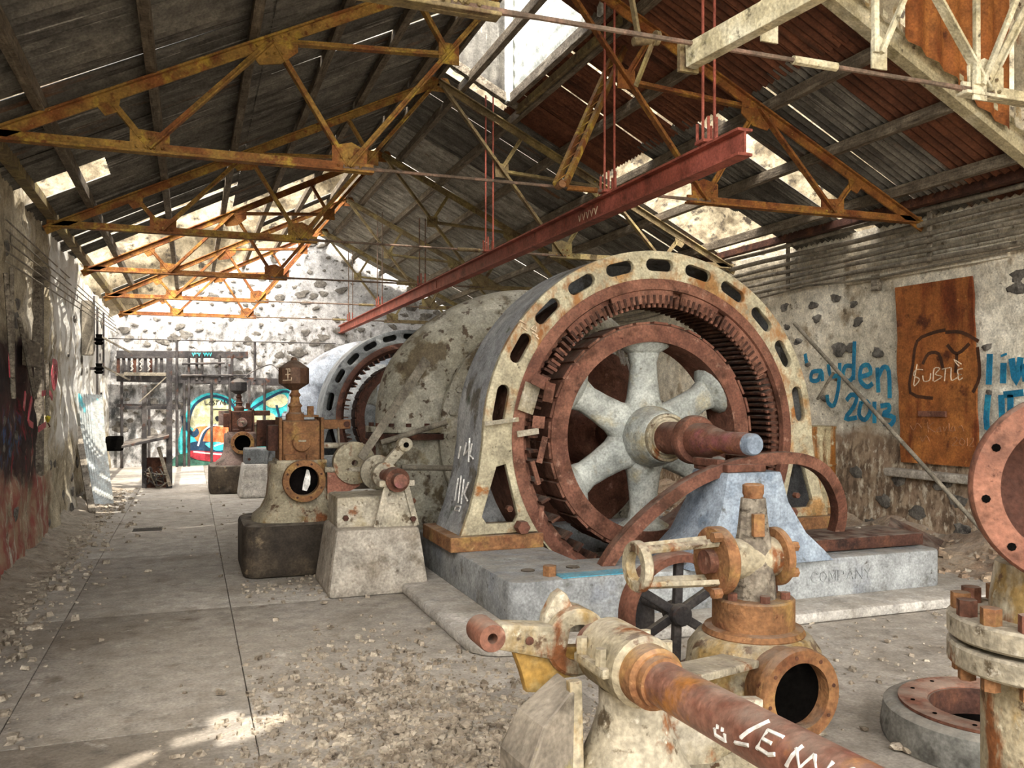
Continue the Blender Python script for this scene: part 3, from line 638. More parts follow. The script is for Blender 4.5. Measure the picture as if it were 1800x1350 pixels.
# ------------------------------------------------------------------ hoist beam and its hanger rods
XB = 3.6
hb = thing('hoist_beam', 'long red I-section hoist beam slung under the trusses', 'beam', None, (XB, 5.05, 3.29))
I = [(-.06, 0), (.06, 0), (.06, .018), (.008, .022), (.008, .168), (.06, .172), (.06, .19), (-.06, .19), (-.06, .172), (-.008, .168), (-.008, .022), (-.06, .018)]
MB().prof((0, 0, 0), (0, YE - 5.05, 0), I).build('web_and_flanges', red_beam, hb)
for a in (3.2, 8.1, 13.0): MB().box((-.011, a, .095), (.006, .25, .13)).build('splice_plate', red_beam, hb, .002)
for j, (y, top) in enumerate(((5.5, 5.55), (TY[0], 5.6), (TY[1], 5.5), (TY[2], 4.6), (TY[3], 5.4), (TY[4], 5.2))):
    h = thing('hanger_rods', ('pair of thin hanger rods at the near end of the red hoist beam', 'pink-red hanger rod pair under the yellow truss, holding the hoist beam',
        'hanger rod pair holding the red beam beneath the second truss', 'short hanger rod pair on the red beam beneath the third truss',
        'hanger rod pair on the red beam beneath the fourth truss', 'hanger rod pair on the red beam next to the end wall')[j], 'rod', 'hoist beam hangers', (XB, y, 3.48))
    for s in (-1, 1):
        MB().tube([(s * .05, 0, 0), (s * .05, 0, top - 3.48)], .011, 7).build('rod', red_beam if j < 3 else rod_m, h, 0, 40)
        MB().tube([(s * .035, -.05, .03), (s * .035, -.05, .2)], .012, 6).build('clamp_bolt', red_beam, h, 0, 40)
        MB().tube([(s * .06, .06, .03), (s * .06, .06, .17)], .012, 6).build('clamp_bolt', red_beam, h, 0, 40)
    MB().box((0, 0, .02), (.17, .12, .025)).build('clamp_plate', red_beam, h, .004)

# lattice strut hanging from the tie rod, and strut beam at the top
a, b = at(1092, 82, Y=7.9), at(985, 325, Y=7.0)
ls = thing('lattice_strut', 'yellow latticed strut slanting down to the thin tie rod', 'strut', None, b)
dd = a - b; s_, u_, d_ = frame(dd)
for s in (-1, 1): MB().prof(s_ * .05 * s, dd + s_ * .05 * s, [(-.018, -.03), (.018, -.03), (.018, .03), (-.018, .03)]).build('side_bar', truss_y, ls, .002)
for k in range(14):
    f = (k + .5) / 14; MB().prof(dd * (f - .03) - s_ * .05 + u_*.02, dd * (f + .03) + s_ * .05 + u_*.02, [(-.014, -.004), (.014, -.004), (.014, .004), (-.014, .004)]).build('lacing_bar', truss_y, ls)
MB().disc((0, -.05, 0), (0, 1, 0), .035, .1, 10).build('bolt', rust_or, ls)
g0, g1 = at(1213, 100, Y=4.05), at(1560, -90, Y=2.9)
gb = thing('strut_beam', 'wide cream timber-like beam running up out of the top of the picture', 'beam', None, g0)
MB().beam((0, 0, 0), g1 - g0, .07, .13).build('main_beam', truss_c, gb, .006)
MB().box((0, .02, 0), (.12, .03, .16)).build('end_plate', truss_b, gb, .004)
for (px, py) in ((1352, 62), (1545, 110), (1722, 165)):
    p = at(px, py, Y=3.97); hng = thing('hanger_plate', 'cream hanger bar and gusset on the cream-grey truss, ' + {1352: 'beside the cream beam', 1545: 'in the middle of the three', 1722: 'over the brown cladding sheets'}[px], 'hanger', 'hangers on the cream-grey truss', p)
    plate('gusset_plate', [[(-.055, -.04), (.055, -.04), (.055, .13), (-.02, .16), (-.055, .12)]], .012, XZ(0), truss_c, hng)
    MB().beam((-.035, -.01, .05), (-.04, -.01, 1.2), .035, .03).build('hanger_bar', truss_c, hng, .003)
    MB().beam((.0, -.02, .05), (.55, -.02, 1.15), .03, .03).build('brace_bar', truss_c, hng, .003)
b0 = at(1125, 70, Y=5.2); br = thing('shaft_bracket', 'small hanging bracket with a short shaft near the roof peak', 'bracket', None, b0)
MB().tube([(-.05, 0, -.02), (.12, 0, .02)], .03, 10).build('stub_shaft', truss_b, br, 0, 40)
MB().beam((.1, 0, 0), (.02, .1, -.28), .04, .02).build('drop_link', truss_b, br, .003)
MB().disc((.1, -.02, .02), (1, 0, 0), .05, .03, 14).build('collar', truss_b, br, 0, 40)
MB().beam((.02, .05, .02), (-.1, .05, .6), .05, .02).build('hanger_strap', truss_b, br, .003)
# ------------------------------------------------------------------ generators
GX, GZ = 3.85, 1.27
RO, RI = 1.63, 1.38
def frame_outline(n=64):
    o = []
    for i in range(n + 1):
        a = 180 * i / n; o.append((RO * math.cos(R(a)), RO * math.sin(R(a))))
    zb = .50 - GZ
    l = [(-1.82, zb), (-1.15, zb)]
    # leg inner edges follow the bore, closed by the rust flange below
    arc = [((RI + .02) * math.cos(R(a)), (RI + .02) * math.sin(R(a))) for a in range(214, 327, 4)]
    r_ = [(1.15, zb), (1.82, zb)]
    return o + [(-1.67, -.28), (-1.74, -.55)] + l + [p for p in arc if p[1] < zb] + r_ + [(1.74, -.55), (1.67, -.28)]
def leg_hole(s):
    pts = [(1.515, -.22), (1.435, -.20), (1.33, -.62), (1.36, -.68), (1.60, -.68), (1.64, -.62)]
    return [(s * x, z) for x, z in pts]
SLOTS = [30, 45, 60, 75, 90, 105, 120, 135, 150, 11, 169]
def generator(y0, label, cat_mats, detail=True, rotor=True):
    g = thing('generator', label, 'generator', 'generators on the shaft line', (GX, y0, 0)); front_m, side_m, rust_m, spid_m = cat_mats
    D = .74
    holes = [circle(RI, 96)] + [slot((1.505 * math.cos(R(a)), 1.505 * math.sin(R(a))), R(a + 90), .27 if 20 < a < 160 else .33, .105) for a in SLOTS] + [leg_hole(1), leg_hole(-1)]
    plate('stator_face', [frame_outline()] + holes, .06, XZ(.03, 0, GZ), front_m, g, .008)
    plate('stator_back', [frame_outline(), circle(RI, 64)], .05, XZ(D - .02, 0, GZ), side_m, g)
    # outer shell following the outline
    ol = [p for p in frame_outline() if p[1] >= .5 - GZ]; ol = ol[:]
    k = ol.index((-1.82, .50 - GZ)); up = [(1.82, .5 - GZ), (1.74, -.55)] + ol[:k + 1]
    up = [(1.82, .5 - GZ), (1.74, -.55), (1.67, -.28)] + frame_outline()[:65] + [(-1.67, -.28), (-1.74, -.55), (-1.82, .5 - GZ)]
    b = MB(); n = len(up); vs = []
    for (x, z) in up:
        f = .035 / max(.1, math.hypot(x, z))
        vs += [(x, .05, z + GZ), (x, D - .03, z + GZ), (x * (1 - f), D - .03, z * (1 - f) + GZ), (x * (1 - f), .05, z * (1 - f) + GZ)]
    fs = []
    for i in range(n - 1):
        for q in range(4): fs.append((4*i+q, 4*i+4+q, 4*i+4+(q+1) % 4, 4*i+(q+1) % 4))
    b.add(vs, fs).build('stator_shell', side_m, g, 0, 40)
    # inner drum between face and back
    MB().ring((0, .06, GZ), (0, 1, 0), RI - .01, RI + .03, D - .1, 72).build('stator_drum', rust_m, g, 0, 40)
    for s in (-1, 1):
        MB().box((s * 1.52, D / 2 + .02, .44), (.80, D + .14, .12)).build('foot', rust_or if detail else side_m, g, .012)
        if detail:
            MB().hexbolt((s * 1.32, -.02, .56), (0, -1, 0), .055, .10).build('foot_bolt', rust, g, .008)
            MB().hexbolt((s * 1.42, -.01, .71), (0, -1, 0), .028, .05).build('foot_bolt', rust, g, .004)
    # rust clamping flange in two steps
    MB().lathe([(RI + .005, -.005), (RI - .035, -.02), (RI - .09, -.02), (RI - .10, .03), (RI - .02, .05)], (0, 0, GZ), (0, 1, 0), 96).build('clamp_flange', rust_m, g, 0, 35)
    MB().ring((0, .075, GZ), (0, 1, 0), RI - .15, RI - .06, .05, 96).build('finger_plate', rust_m, g, 0, 35)
    MB().ring((0, .12, GZ), (0, 1, 0), RI - .14, RI - .01, .5, 72).build('stator_core', rust_dk, g, 0, 35)
    # curved covers over part of the winding
    for a0, a1, rr0, rr1 in ((28, 58, RI - .22, RI - .10), (84, 112, RI - .21, RI - .08), (116, 134, RI - .20, RI - .10), (62, 80, RI - .20, RI - .09)):
        if detail: MB().ring((0, .0, GZ), (0, 1, 0), rr0, rr1, .03, 18, a0, a1).build('end_cover', rust_m, g, .004)
    # coil bars
    bar = MB().box((0, .22, -RI + .18), (.022, .46, .085)).mesh('coil_bar', coil_m)
    fin = MB().box((0, .015, -RI + .20), (.024, .03, .09)).mesh('coil_end', rust_m)
    NB = 132 if detail else 66
    for k in range(NB):
        a = 360 * k / NB
        if detail and 190 < a < 300 and k % 3: continue
        rn = random.uniform(-.02, .02) if not (140 < a < 300) else random.uniform(-.12, .12)
        o = link('coil_bar', bar, g); o.location = (0, 0, GZ); o.rotation_euler = (0, R(90 - a) + math.pi + rn * .3, 0)
        o.scale = (1, 1, 1)
        if detail and not 150 < a < 310:
            e = link('coil_end', fin, g); e.location = (0, -.005, GZ); e.rotation_euler = (0, R(90 - a) + math.pi, 0)
    if not rotor: return g
    # rotor
    r0, r1 = .84, 1.0; yr = .10
    MB().lathe([(r0, yr), (r1 - .01, yr), (r1, yr + .02), (r1, yr + .46), (r0 + .02, yr + .46), (r0 + .02, yr + .40), (r0, yr + .40)], (0, 0, GZ), (0, 1, 0), 96).build('rotor_rim', rust_m, g, 0, 35)
    key = MB().box((0, yr + .21, r1 + .008), (.14, .42, .022)).mesh('pole_key', rust_m, .003)
    for k in range(36):
        o = link('pole_key', key, g); o.location = (0, 0, GZ); o.rotation_euler = (R(random.uniform(-.6, .6)), R(10 * k + 4), 0)
    for k in range(6):
        A = R(90 + 60 * k); c, s = math.cos(A), math.sin(A); b = MB(); vs = []; n = 14
        for rr_, w, d in ((.12, .20, .16), (.26, .185, .13), (.34, .155, .11), (.5, .135, .09), (.66, .125, .085), (.75, .15, .10), (.80, .23, .16), (.845, .25, .19)):
            for i in range(n):
                t = 2 * math.pi * i / n; e = 2.6
                ct, st = math.cos(t), math.sin(t)
                u = w * math.copysign(abs(ct) ** (2 / e), ct); v = d * math.copysign(abs(st) ** (2 / e), st)
                vs.append((c * rr_ - s * u, yr + .20 + v, s * rr_ + c * u + GZ))
        fs = [(q*n+i, q*n+(i+1) % n, (q+1)*n+(i+1) % n, (q+1)*n+i) for q in range(7) for i in range(n)] + [tuple(range(n)), tuple(range(8*n-1, 7*n-1, -1))]
        b.add(vs, fs).build('spoke', spid_m, g, 0, 40)
    MB().lathe([(.10, -.10), (.215, -.10), (.225, -.09), (.235, -.02), (.26, .06), (.27, .10), (.27, .4), (.25, .5), (.10, .5)], (0, 0, GZ), (0, 1, 0), 40).build('hub', spid_m, g, 0, 40)
    MB().lathe([(.12, -.14), (.15, -.14), (.155, -.12), (.175, -.12), (.185, -.145), (.205, -.145), (.21, -.13), (.21, -.09), (.12, -.09)], (0, 0, GZ), (0, 1, 0), 32).build('hub_collar', cream_rust, g, 0, 40)
    sh = thing_part('shaft', g)
    MB().lathe([(.0005, -.55), (.135, -.55), (.14, -.53), (.14, -.1), (.0005, -.1)], (0, 0, GZ), (0, 1, 0), 28).build('shaft_step', rust, sh, 0, 40)
    MB().lathe([(.10, -.60), (.19, -.60), (.20, -.58), (.20, -.52), (.19, -.50), (.17, -.50), (.10, -.50)], (0, 0, GZ), (0, 1, 0), 36).build('thrust_collar', rust, sh, 0, 40)
    MB().lathe([(.0005, -1.30), (.075, -1.30), (.085, -1.28), (.085, -.95), (.10, -.90), (.14, -.72), (.14, -.5), (.0005, -.5)], (0, 0, GZ), (0, 1, 0), 28).build('shaft_journal', pipe_rust, sh, 0, 40)
    MB().lathe([(.0005, -1.36), (.07, -1.36), (.082, -1.34), (.082, -1.28), (.0005, -1.28)], (0, 0, GZ), (0, 1, 0), 24).build('shaft_end', blue_paint, sh, 0, 40)
    MB().lathe([(.0005, .4), (.14, .4), (.14, 2.9), (.0005, 2.9)], (0, 0, GZ), (0, 1, 0), 24).build('rear_shaft', rust, sh, 0, 40)
    return g
def thing_part(name, parent): return link(name, None, parent)

g1 = generator(6.64, 'big open generator stator ring with rusty rotor and six grey spokes', (ring_front, ring_side, rust, rotor_grey))
g2 = generator(15.8, 'dark grey generator ring standing far behind the peeling scroll casing', (ring_dark, ring_dark, rust_dk, rotor_grey), detail=False)
# torn insulation hanging from the stator on the aisle side
for k, (px, py, w, h, r_) in enumerate(((930, 700, .16, .24, .3), (945, 742, .10, .10, .1), (925, 760, .22, .05, -.1), (948, 790, .05, .22, .25), (935, 830, .04, .2, -.3), (940, 670, .12, .10, .5), (955, 690, .10, .16, .2), (940, 900, .04, .14, .1))):
    p = at(px, py, Y=6.58)
    MB().box((p.x - GX, p.y - 6.64 - .02 * k, p.z), (w, .015, h), Matrix.Rotation(r_, 3, 'Y') @ Matrix.Rotation(.3 * (-1) ** k, 3, 'Z')).build('torn_insulation', cream if k in (0, 2) else rust, g1, .003)
p0, p1 = at(852, 745, Y=6.58), at(912, 737, Y=6.55)
MB().beam(p0 - V((GX, 6.64, 0)), p1 - V((GX, 6.64, 0)), .01, .035).build('loose_strip', cream, g1, .003)

# bed plates, curbs
def bed(y0, y1, label, mm, clabel, pit):
    b = thing('bed_plate', label, 'bed plate', 'generator bed plates', (GX, y0, .08))
    plate('bed_frame', [rrect(-1.86, 0, 1.90, y1 - y0, .10), [(x - GX, y - y0) for x, y in pit]], .30, XY(.15), mm, b, .02)
    c = plate('plinth', [rrect(-2.22, -.36, 2.30, y1 - y0 + .25, .25), [(x - GX, y - y0) for x, y in pit]], .085, XY(.0425), curb_m, None, .03)
    c.location = (GX, y0, 0); tag(c, clabel, 'plinth', 'concrete plinths'); return b
bp = bed(5.38, 7.95, 'blue-grey painted cast bed plate under the big open generator', base_m, 'low pale concrete plinth round the big generator bed plate', PITS[0])
bed(14.6, 17.2, 'dark bed plate under the grey generator farther down the hall', dark_block, 'concrete plinth under the grey generator farther down the hall', PITS[1])
m = MB(); p = at(985, 1015, Z=.385); 
m.box((-1.2, .09, .302), (.55, .15, .006)); m.build('cyan_paint_patch', cyan_paint, bp)
MB().hexbolt((-1.52, .14, .30), (0, 0, 1), .05, .07).build('anchor_bolt', rust_or, bp, .006)
for k, x in enumerate((-1.6, -1.25, 1.3, 1.65)): MB().disc((x, .35, .296), (0, 0, 1), .05, .012, 12).build('bolt_seat', dark_block, bp)
MB().box((1.32, .42, .36), (1.1, .5, .10)).build('sole_plate', rust_dk, bp, .02)
# COMPANY cast into the bed
def strokes(name, segs, plane, width, m, parent, th=.004, lift=None):
    """paint or raised strokes: polylines of photograph-frame points carried onto a plane (function) as flat ribbons, one mesh per stroke"""
    for pl in segs:
        P = [plane(x, y) for x, y in pl]
        P = [V(p) for p in P]
        if len(P) < 2: continue
        n_ = lift
        b = MB(); b.sweep(P, [(-th/2, -width/2), (th/2, -width/2), (th/2, width/2), (-th/2, width/2)], normal=n_); b.build(name, m, parent)
F5 = {'C': [[(1, .15), (.7, 0), (.2, .1), (0, .5), (.2, .9), (.7, 1), (1, .85)]], 'O': [[(.5, 0), (.1, .2), (0, .5), (.1, .8), (.5, 1), (.9, .8), (1, .5), (.9, .2), (.5, 0)]],
      'M': [[(0, 1), (0, 0), (.5, .7), (1, 0), (1, 1)]], 'P': [[(0, 1), (0, 0), (.8, .05), (.95, .28), (.8, .5), (0, .55)]], 'A': [[(0, 1), (.5, 0), (1, 1)], [(.2, .65), (.8, .65)]],
      'N': [[(0, 1), (0, 0), (1, 1), (1, 0)]], 'Y': [[(0, 0), (.5, .5), (1, 0)], [(.5, .5), (.5, 1)]]}
let = thing_part('cast_lettering', bp)
for i, ch in enumerate('COMPANY'):
    for pl in F5[ch]:
        x0 = .58 + i * .085
        b = MB(); b.sweep([V((x0 + u * .06, -.004, .20 - v * .075)) for u, v in pl], [(-.004, -.006), (.004, -.006), (.004, .006), (-.004, .006)], normal=V((0, 1, 0))); b.build('letter', base_m, let)

# bearing pedestal under the shaft end
pd = thing('bearing_pedestal', 'flaring blue-painted bearing pedestal under the rotor shaft end', 'pedestal', None, (3.95, 5.62, .38))
prof = [(-.66, 0), (-.60, .08), (-.46, .22), (-.34, .45), (-.28, .68), (.22, .68), (.28, .45), (.42, .22), (.58, .08), (.66, 0)]
vs = []; fs = []; ns = 5
for q in range(ns):
    for x, z in prof:
        d = .24 + .10 * (1 - z / .68) ** 1.5; t = -1 + 2 * q / (ns - 1)
        vs.append((x * (1 - .06 * t * t), d * t, z))
n = len(prof)
for q in range(ns - 1):
    for i in range(n): fs.append((q*n+i, q*n+(i+1) % n, (q+1)*n+(i+1) % n, (q+1)*n+i))
fs += [tuple(range(n)), tuple(range(ns*n-1, (ns-1)*n-1, -1))]
MB().add(vs, fs).build('pedestal_body', blue_paint, pd, .02, 40)
MB().box((-.09, .0, .71), (.34, .46, .06)).build('bearing_seat', rust, pd, .012)
MB().box((-.24, .05, .74), (.07, .34, .06)).build('bearing_lip', rust, pd, .01)
MB().box((.06, .05, .75), (.08, .34, .07)).build('bearing_lip', rust, pd, .012)
# rust hoop standing in front of the rotor
hp = [(1056, 1010, 5.75), (1080, 968, 5.72), (1120, 922, 5.68), (1170, 878, 5.62), (1230, 840, 5.55), (1300, 815, 5.48), (1360, 805, 5.45), (1410, 808, 5.5), (1448, 830, 5.6), (1470, 870, 5.72), (1474, 910, 5.85), (1462, 955, 5.95)]
P = [at(x, y, Y=d) for x, y, d in hp]
def smoothp(P, k=4):
    o = []
    for i in range(len(P) - 1):
        a, b, c, d = P[max(i-1, 0)], P[i], P[i+1], P[min(i+2, len(P)-1)]
        for q in range(k):
            t = q / k; o.append(.5 * ((2*b) + (c - a) * t + (2*a - 5*b + 4*c - d) * t*t + (3*b - a - 3*c + d) * t**3))
    return o + [P[-1]]
P = smoothp(P); O = P[0].copy()
hoop = MB().sweep([p - O for p in P], [(-.06, -.045), (.06, -.045), (.06, -.02), (.03, .0), (.06, .02), (.06, .045), (-.06, .045)], normal=V((.15, 1, 0))).build('brush_hoop', rust, None, .004, 40)
hoop.location = O; tag(hoop, 'rusty half-hoop arching in front of the rotor', 'hoop')

# ------------------------------------------------------------------ turbine scroll cases
def scroll(y, label, mm, flange_m, disc_m):
    t = thing('scroll_case', label, 'turbine casing', 'turbine casings on the shaft line', (GX, y, 0))
    cl = [(-92, 1.0, .20), (-60, 1.02, .22), (-20, 1.04, .24), (20, 1.07, .28), (60, 1.12, .32), (90, 1.18, .345), (118, 1.30, .375), (142, 1.46, .40), (160, 1.60, .418)]
    pts, rs_ = [], []
    for a, rc, r_ in cl:
        pts.append(V((rc * math.cos(R(a)), 0, GZ + rc * math.sin(R(a))))); rs_.append(r_)
    pts += [V((-1.60, 0, 1.50)), V((-1.60, 0, 1.28))]; rs_ += [.42, .42]
    P = smoothp(pts, 5)
    Rr = []
    for i in range(len(rs_) - 1):
        for q in range(5): Rr.append(rs_[i] + (rs_[i+1] - rs_[i]) * q / 5)
    Rr.append(rs_[-1])
    MB().tube([p for p in P], Rr, 24).build('scroll_pipe', mm, t, 0, 50)
    x0 = -1.60
    MB().tube([(x0, 0, 1.30), (x0, 0, -.05)], .42, 28).build('inlet_pipe', mm, t, 0, 50)
    MB().ring((x0, 0, 1.19), (0, 0, 1), .40, .53, .06, 32).build('inlet_flange', flange_m, t, .004, 40)
    MB().ring((x0, 0, 1.26), (0, 0, 1), .40, .53, .06, 32).build('inlet_flange', mm, t, .004, 40)
    for k in range(16):
        a = R(22.5 * k); MB().hexbolt((x0 + .475 * math.cos(a), .475 * math.sin(a), 1.32), (0, 0, 1), .028, .035).build('flange_bolt', flange_m, t)
    cx, cz, rd = -.20, GZ - .05, 1.27
    MB().ring((cx, -.50, cz), (0, 1, 0), .3, rd, .10, 72, ch=.01).build('cover_flange', mm, t, 0, 40)
    for k in range(30):
        a = R(12 * k); MB().hexbolt((cx + (rd - .09) * math.cos(a), -.50, cz + (rd - .09) * math.sin(a)), (0, -1, 0), .032, .04).build('cover_bolt', mm, t)
    MB().lathe([(.2, -.78), (rd - .42, -.78), (rd - .18, -.62), (rd - .18, -.48), (.2, -.48)], (cx, 0, cz), (0, 1, 0), 64).build('head_cover', disc_m, t, 0, 40)
    MB().lathe([(.14, -1.35), (.26, -1.35), (.30, -1.3), (.34, -.8), (.14, -.8)], (0, 0, GZ), (0, 1, 0), 32).build('gland_housing', disc_m, t, 0, 40)
    MB().box((0, .05, .18), (1.7, .7, .36)).build('saddle', mm, t, .03)
    return t
sc1 = scroll(9.0, 'large peeling cream scroll casing between the two generators', scroll_m, rust_dk, rust)
scroll(17.9, 'blue-grey scroll casing partly hidden behind the dark generator ring', scroll2_m, ring_dark, ring_dark)
# webs and brackets seen through the spokes
bw = thing('valve_gear', 'grey iron gate gear seen between the rotor spokes', 'valve gear', None, (4.9, 9.4, 0))
MB().tube([(0, 0, 0), (0, 0, 1.7)], .14, 16).build('gear_column', scroll_m, bw, 0, 40)
MB().box((0, -.1, 1.75), (.5, .4, .12)).build('gear_head', rust_dk, bw, .01)
MB().ring((-.1, -.3, 1.95), (0, 1, 0), .12, .2, .06, 24).build('gear_ring', rust_dk, bw, 0, 40)
MB().tube([(-.4, -.15, 1.5), (.5, -.15, 1.55)], .04, 10).build('gear_rod', steel_grey, bw, 0, 40)
# ------------------------------------------------------------------ governors with oil cans (aisle row)
def governor(label, mats, ox, oy, first=True):
    blk, body, box_m, can = mats
    g = thing('governor', label, 'governor', 'governors along the aisle', (.95 + ox, 8.42 + oy, 0))
    plate('foundation_block', [rrect(-.52, -.46, .48, .52, .14)], .48, XY(.24), blk, g, .05)
    n = 24; b = MB()
    def superring(w, d, z, e=3.0):
        o = []
        for i in range(n):
            a = 2 * math.pi * i / n; c, s = math.cos(a), math.sin(a)
            o.append((w * math.copysign(abs(c) ** (2/e), c), d * math.copysign(abs(s) ** (2/e), s), z))
        return o
    vs = []
    lv = [(.42, .38, .47), (.41, .37, .52), (.34, .32, .58), (.29, .28, .68), (.27, .27, .85), (.27, .27, .98), (.26, .26, 1.01)]
    for w, d, z in lv: vs += superring(w, d, z)
    b.add(vs, [(q*n+i, q*n+(i+1) % n, (q+1)*n+(i+1) % n, (q+1)*n+i) for q in range(len(lv)-1) for i in range(n)] + [tuple(range(n)), tuple(range(len(lv)*n-1, (len(lv)-1)*n-1, -1))]).build('lower_body', body, g, 0, 40)
    pr = MB().lathe([(.135, -.40), (.19, -.40), (.195, -.385), (.195, -.36), (.175, -.35), (.17, -.2), (.135, -.2)], (.02, 0, .858), (0, 1, 0), 40).build('port_flange', rust_or, g, 0, 40)
    MB().disc((.02, -.30, .858), (0, 1, 0), .136, .02, 32).build('port_bore', black_m, pr)  # black disc painted as the shade inside the port
    if first: plate('white_crescent', [[(-.01, -.09), (.03, -.10), (.06, -.04), (.065, .03), (.05, .09), (.03, .10), (.015, .04), (.0, -.02)]], .006, XZ(-.315, .02, .858), p_white, pr)  # white crescent plate set just before the port disc
    for k in range(8):
        a = R(45 * k + 22); MB().disc((.02 + .163 * math.cos(a), -.404, .858 + .163 * math.sin(a)), (0, 1, 0), .011, .01, 8).build('bolt_hole', rust_dk, pr)
    MB().box((.02, 0, 1.02), (.46, .44, .035)).build('seat_plate', body, g, .01)
    tw = link('regulator_box', None, g)
    MB().box((.02, 0, 1.21), (.34, .36, .38)).build('box_shell', box_m, tw, .02)
    MB().disc((.02, -.20, 1.20), (0, -1, 0), .085, .03, 24, .006).build('round_cover', rust_or if first else body, tw, 0, 40)
    MB().box((.02, -.235, 1.215), (.07, .012, .018)).build('cover_bar', cream, tw, .003)
    for s in (-1, 1):
        MB().box((.02 + s * .19, 0, 1.21), (.03, .40, .44)).build('side_plate', box_m, tw, .008)
        MB().box((.02 + s * .10, -.19, 1.06), (.11, .05, .06)).build('lug', box_m, tw, .01)
    MB().box((-.22, -.02, 1.24), (.12, .2, .24)).build('side_valve', rust_dk, tw, .02)
    MB().box((.33, 0, 1.36), (.34, .10, .09)).build('side_arm', box_m, tw, .012)
    MB().disc((.46, -.06, 1.36), (0, 1, 0), .03, .12, 12).build('pivot', rust_dk, tw, 0, 40)
    MB().tube([(.2, -.02, 1.16), (.62, -.02, 1.15)], .03, 10).build('side_rod', cream, tw, 0, 40)
    MB().tube([(.38, -.04, 1.33), (.40, -.04, 1.0), (.34, -.04, .92), (.28, -.04, .92)], .012, 6).build('bent_rod', steel_grey, tw, 0, 40)
    st = link('drip_oiler', None, g)
    MB().lathe([(.0005, 1.38), (.085, 1.38), (.085, 1.46), (.06, 1.48), (.055, 1.52), (.07, 1.54), (.045, 1.57), (.04, 1.62), (.055, 1.64), (.035, 1.67), (.035, 1.70), (.0005, 1.70)], (-.02, 0, 0), (0, 0, 1), 18).build('stem', box_m, st, 0, 40)
    cn = MB().lathe([(.0005, 1.68), (.045, 1.69), (.14, 1.75), (.142, 1.77), (.142, 1.895), (.138, 1.90), (.06, 1.955), (.03, 1.97), (.03, 1.985), (.018, 2.0), (.0005, 2.0)], (-.03, 0, 0), (0, 0, 1), 10).build('oil_can', can, st, .004)
    MB().box((.12, .05, 1.44), (.16, .12, .02)).build('shelf', box_m, st, .004)
    MB().tube([(.18, .05, 1.44), (.18, .05, 1.3)], .012, 6).build('shelf_leg', box_m, st)
    MB().box((.13, .05, 1.49), (.06, .06, .09)).build('small_cup', rust_or if first else rust_dk, st, .008)
    MB().box((-.05, .32, 1.27), (.6, .04, .26)).build('back_plate', rust_dk if first else body, g, .01)
    return g, cn, st
gv2, cn2, st2 = governor('rusty governor with brown oil can on a soot-black foundation block', (dark_block, cream_rust, rust_or, hopper_m), 0, 0)
gv3, cn3, st3 = governor('dark governor with small black oil can beside the mural, far down the aisle', (dark_block, mat('dirty pink casing', '#7d6a62', [('#4b433c', 3, .5, .6), ('#a97b70', 2, .58, .66)], .8), rust_dk, frame_dark), -.14, 7.35, False)
# pound-like tag on the oil can
tg = [[(.38, .02), (.62, .0)], [(.62, .0), (.62, .25)], [(.5, .02), (.5, .95)], [(.35, .5), (.65, .45)], [(.15, .98), (.72, .95), (.72, .72)]]
for pl in tg:
    pts = []
    for u, v in pl:
        for w in ([0] if False else [0]):
            a = R(-150 + u * 62); pts.append(V((-.03 + .1435 * math.cos(a), .1435 * math.sin(a), 1.885 - v * .11)))
    b = MB(); b.tube(pts, .0055, 5); b.build('painted_tag', p_cream, cn2)
MB().add(*(lambda: ([at(398, 806, Y=15.52) - V((.81, 15.77, 0)), at(404, 806, Y=15.52) - V((.81, 15.77, 0)), at(404, 813, Y=15.52) - V((.81, 15.77, 0)), at(398, 813, Y=15.52) - V((.81, 15.77, 0))], [(0, 1, 2, 3)]))()).build('blue_paint_spot', p_cyan, gv3)

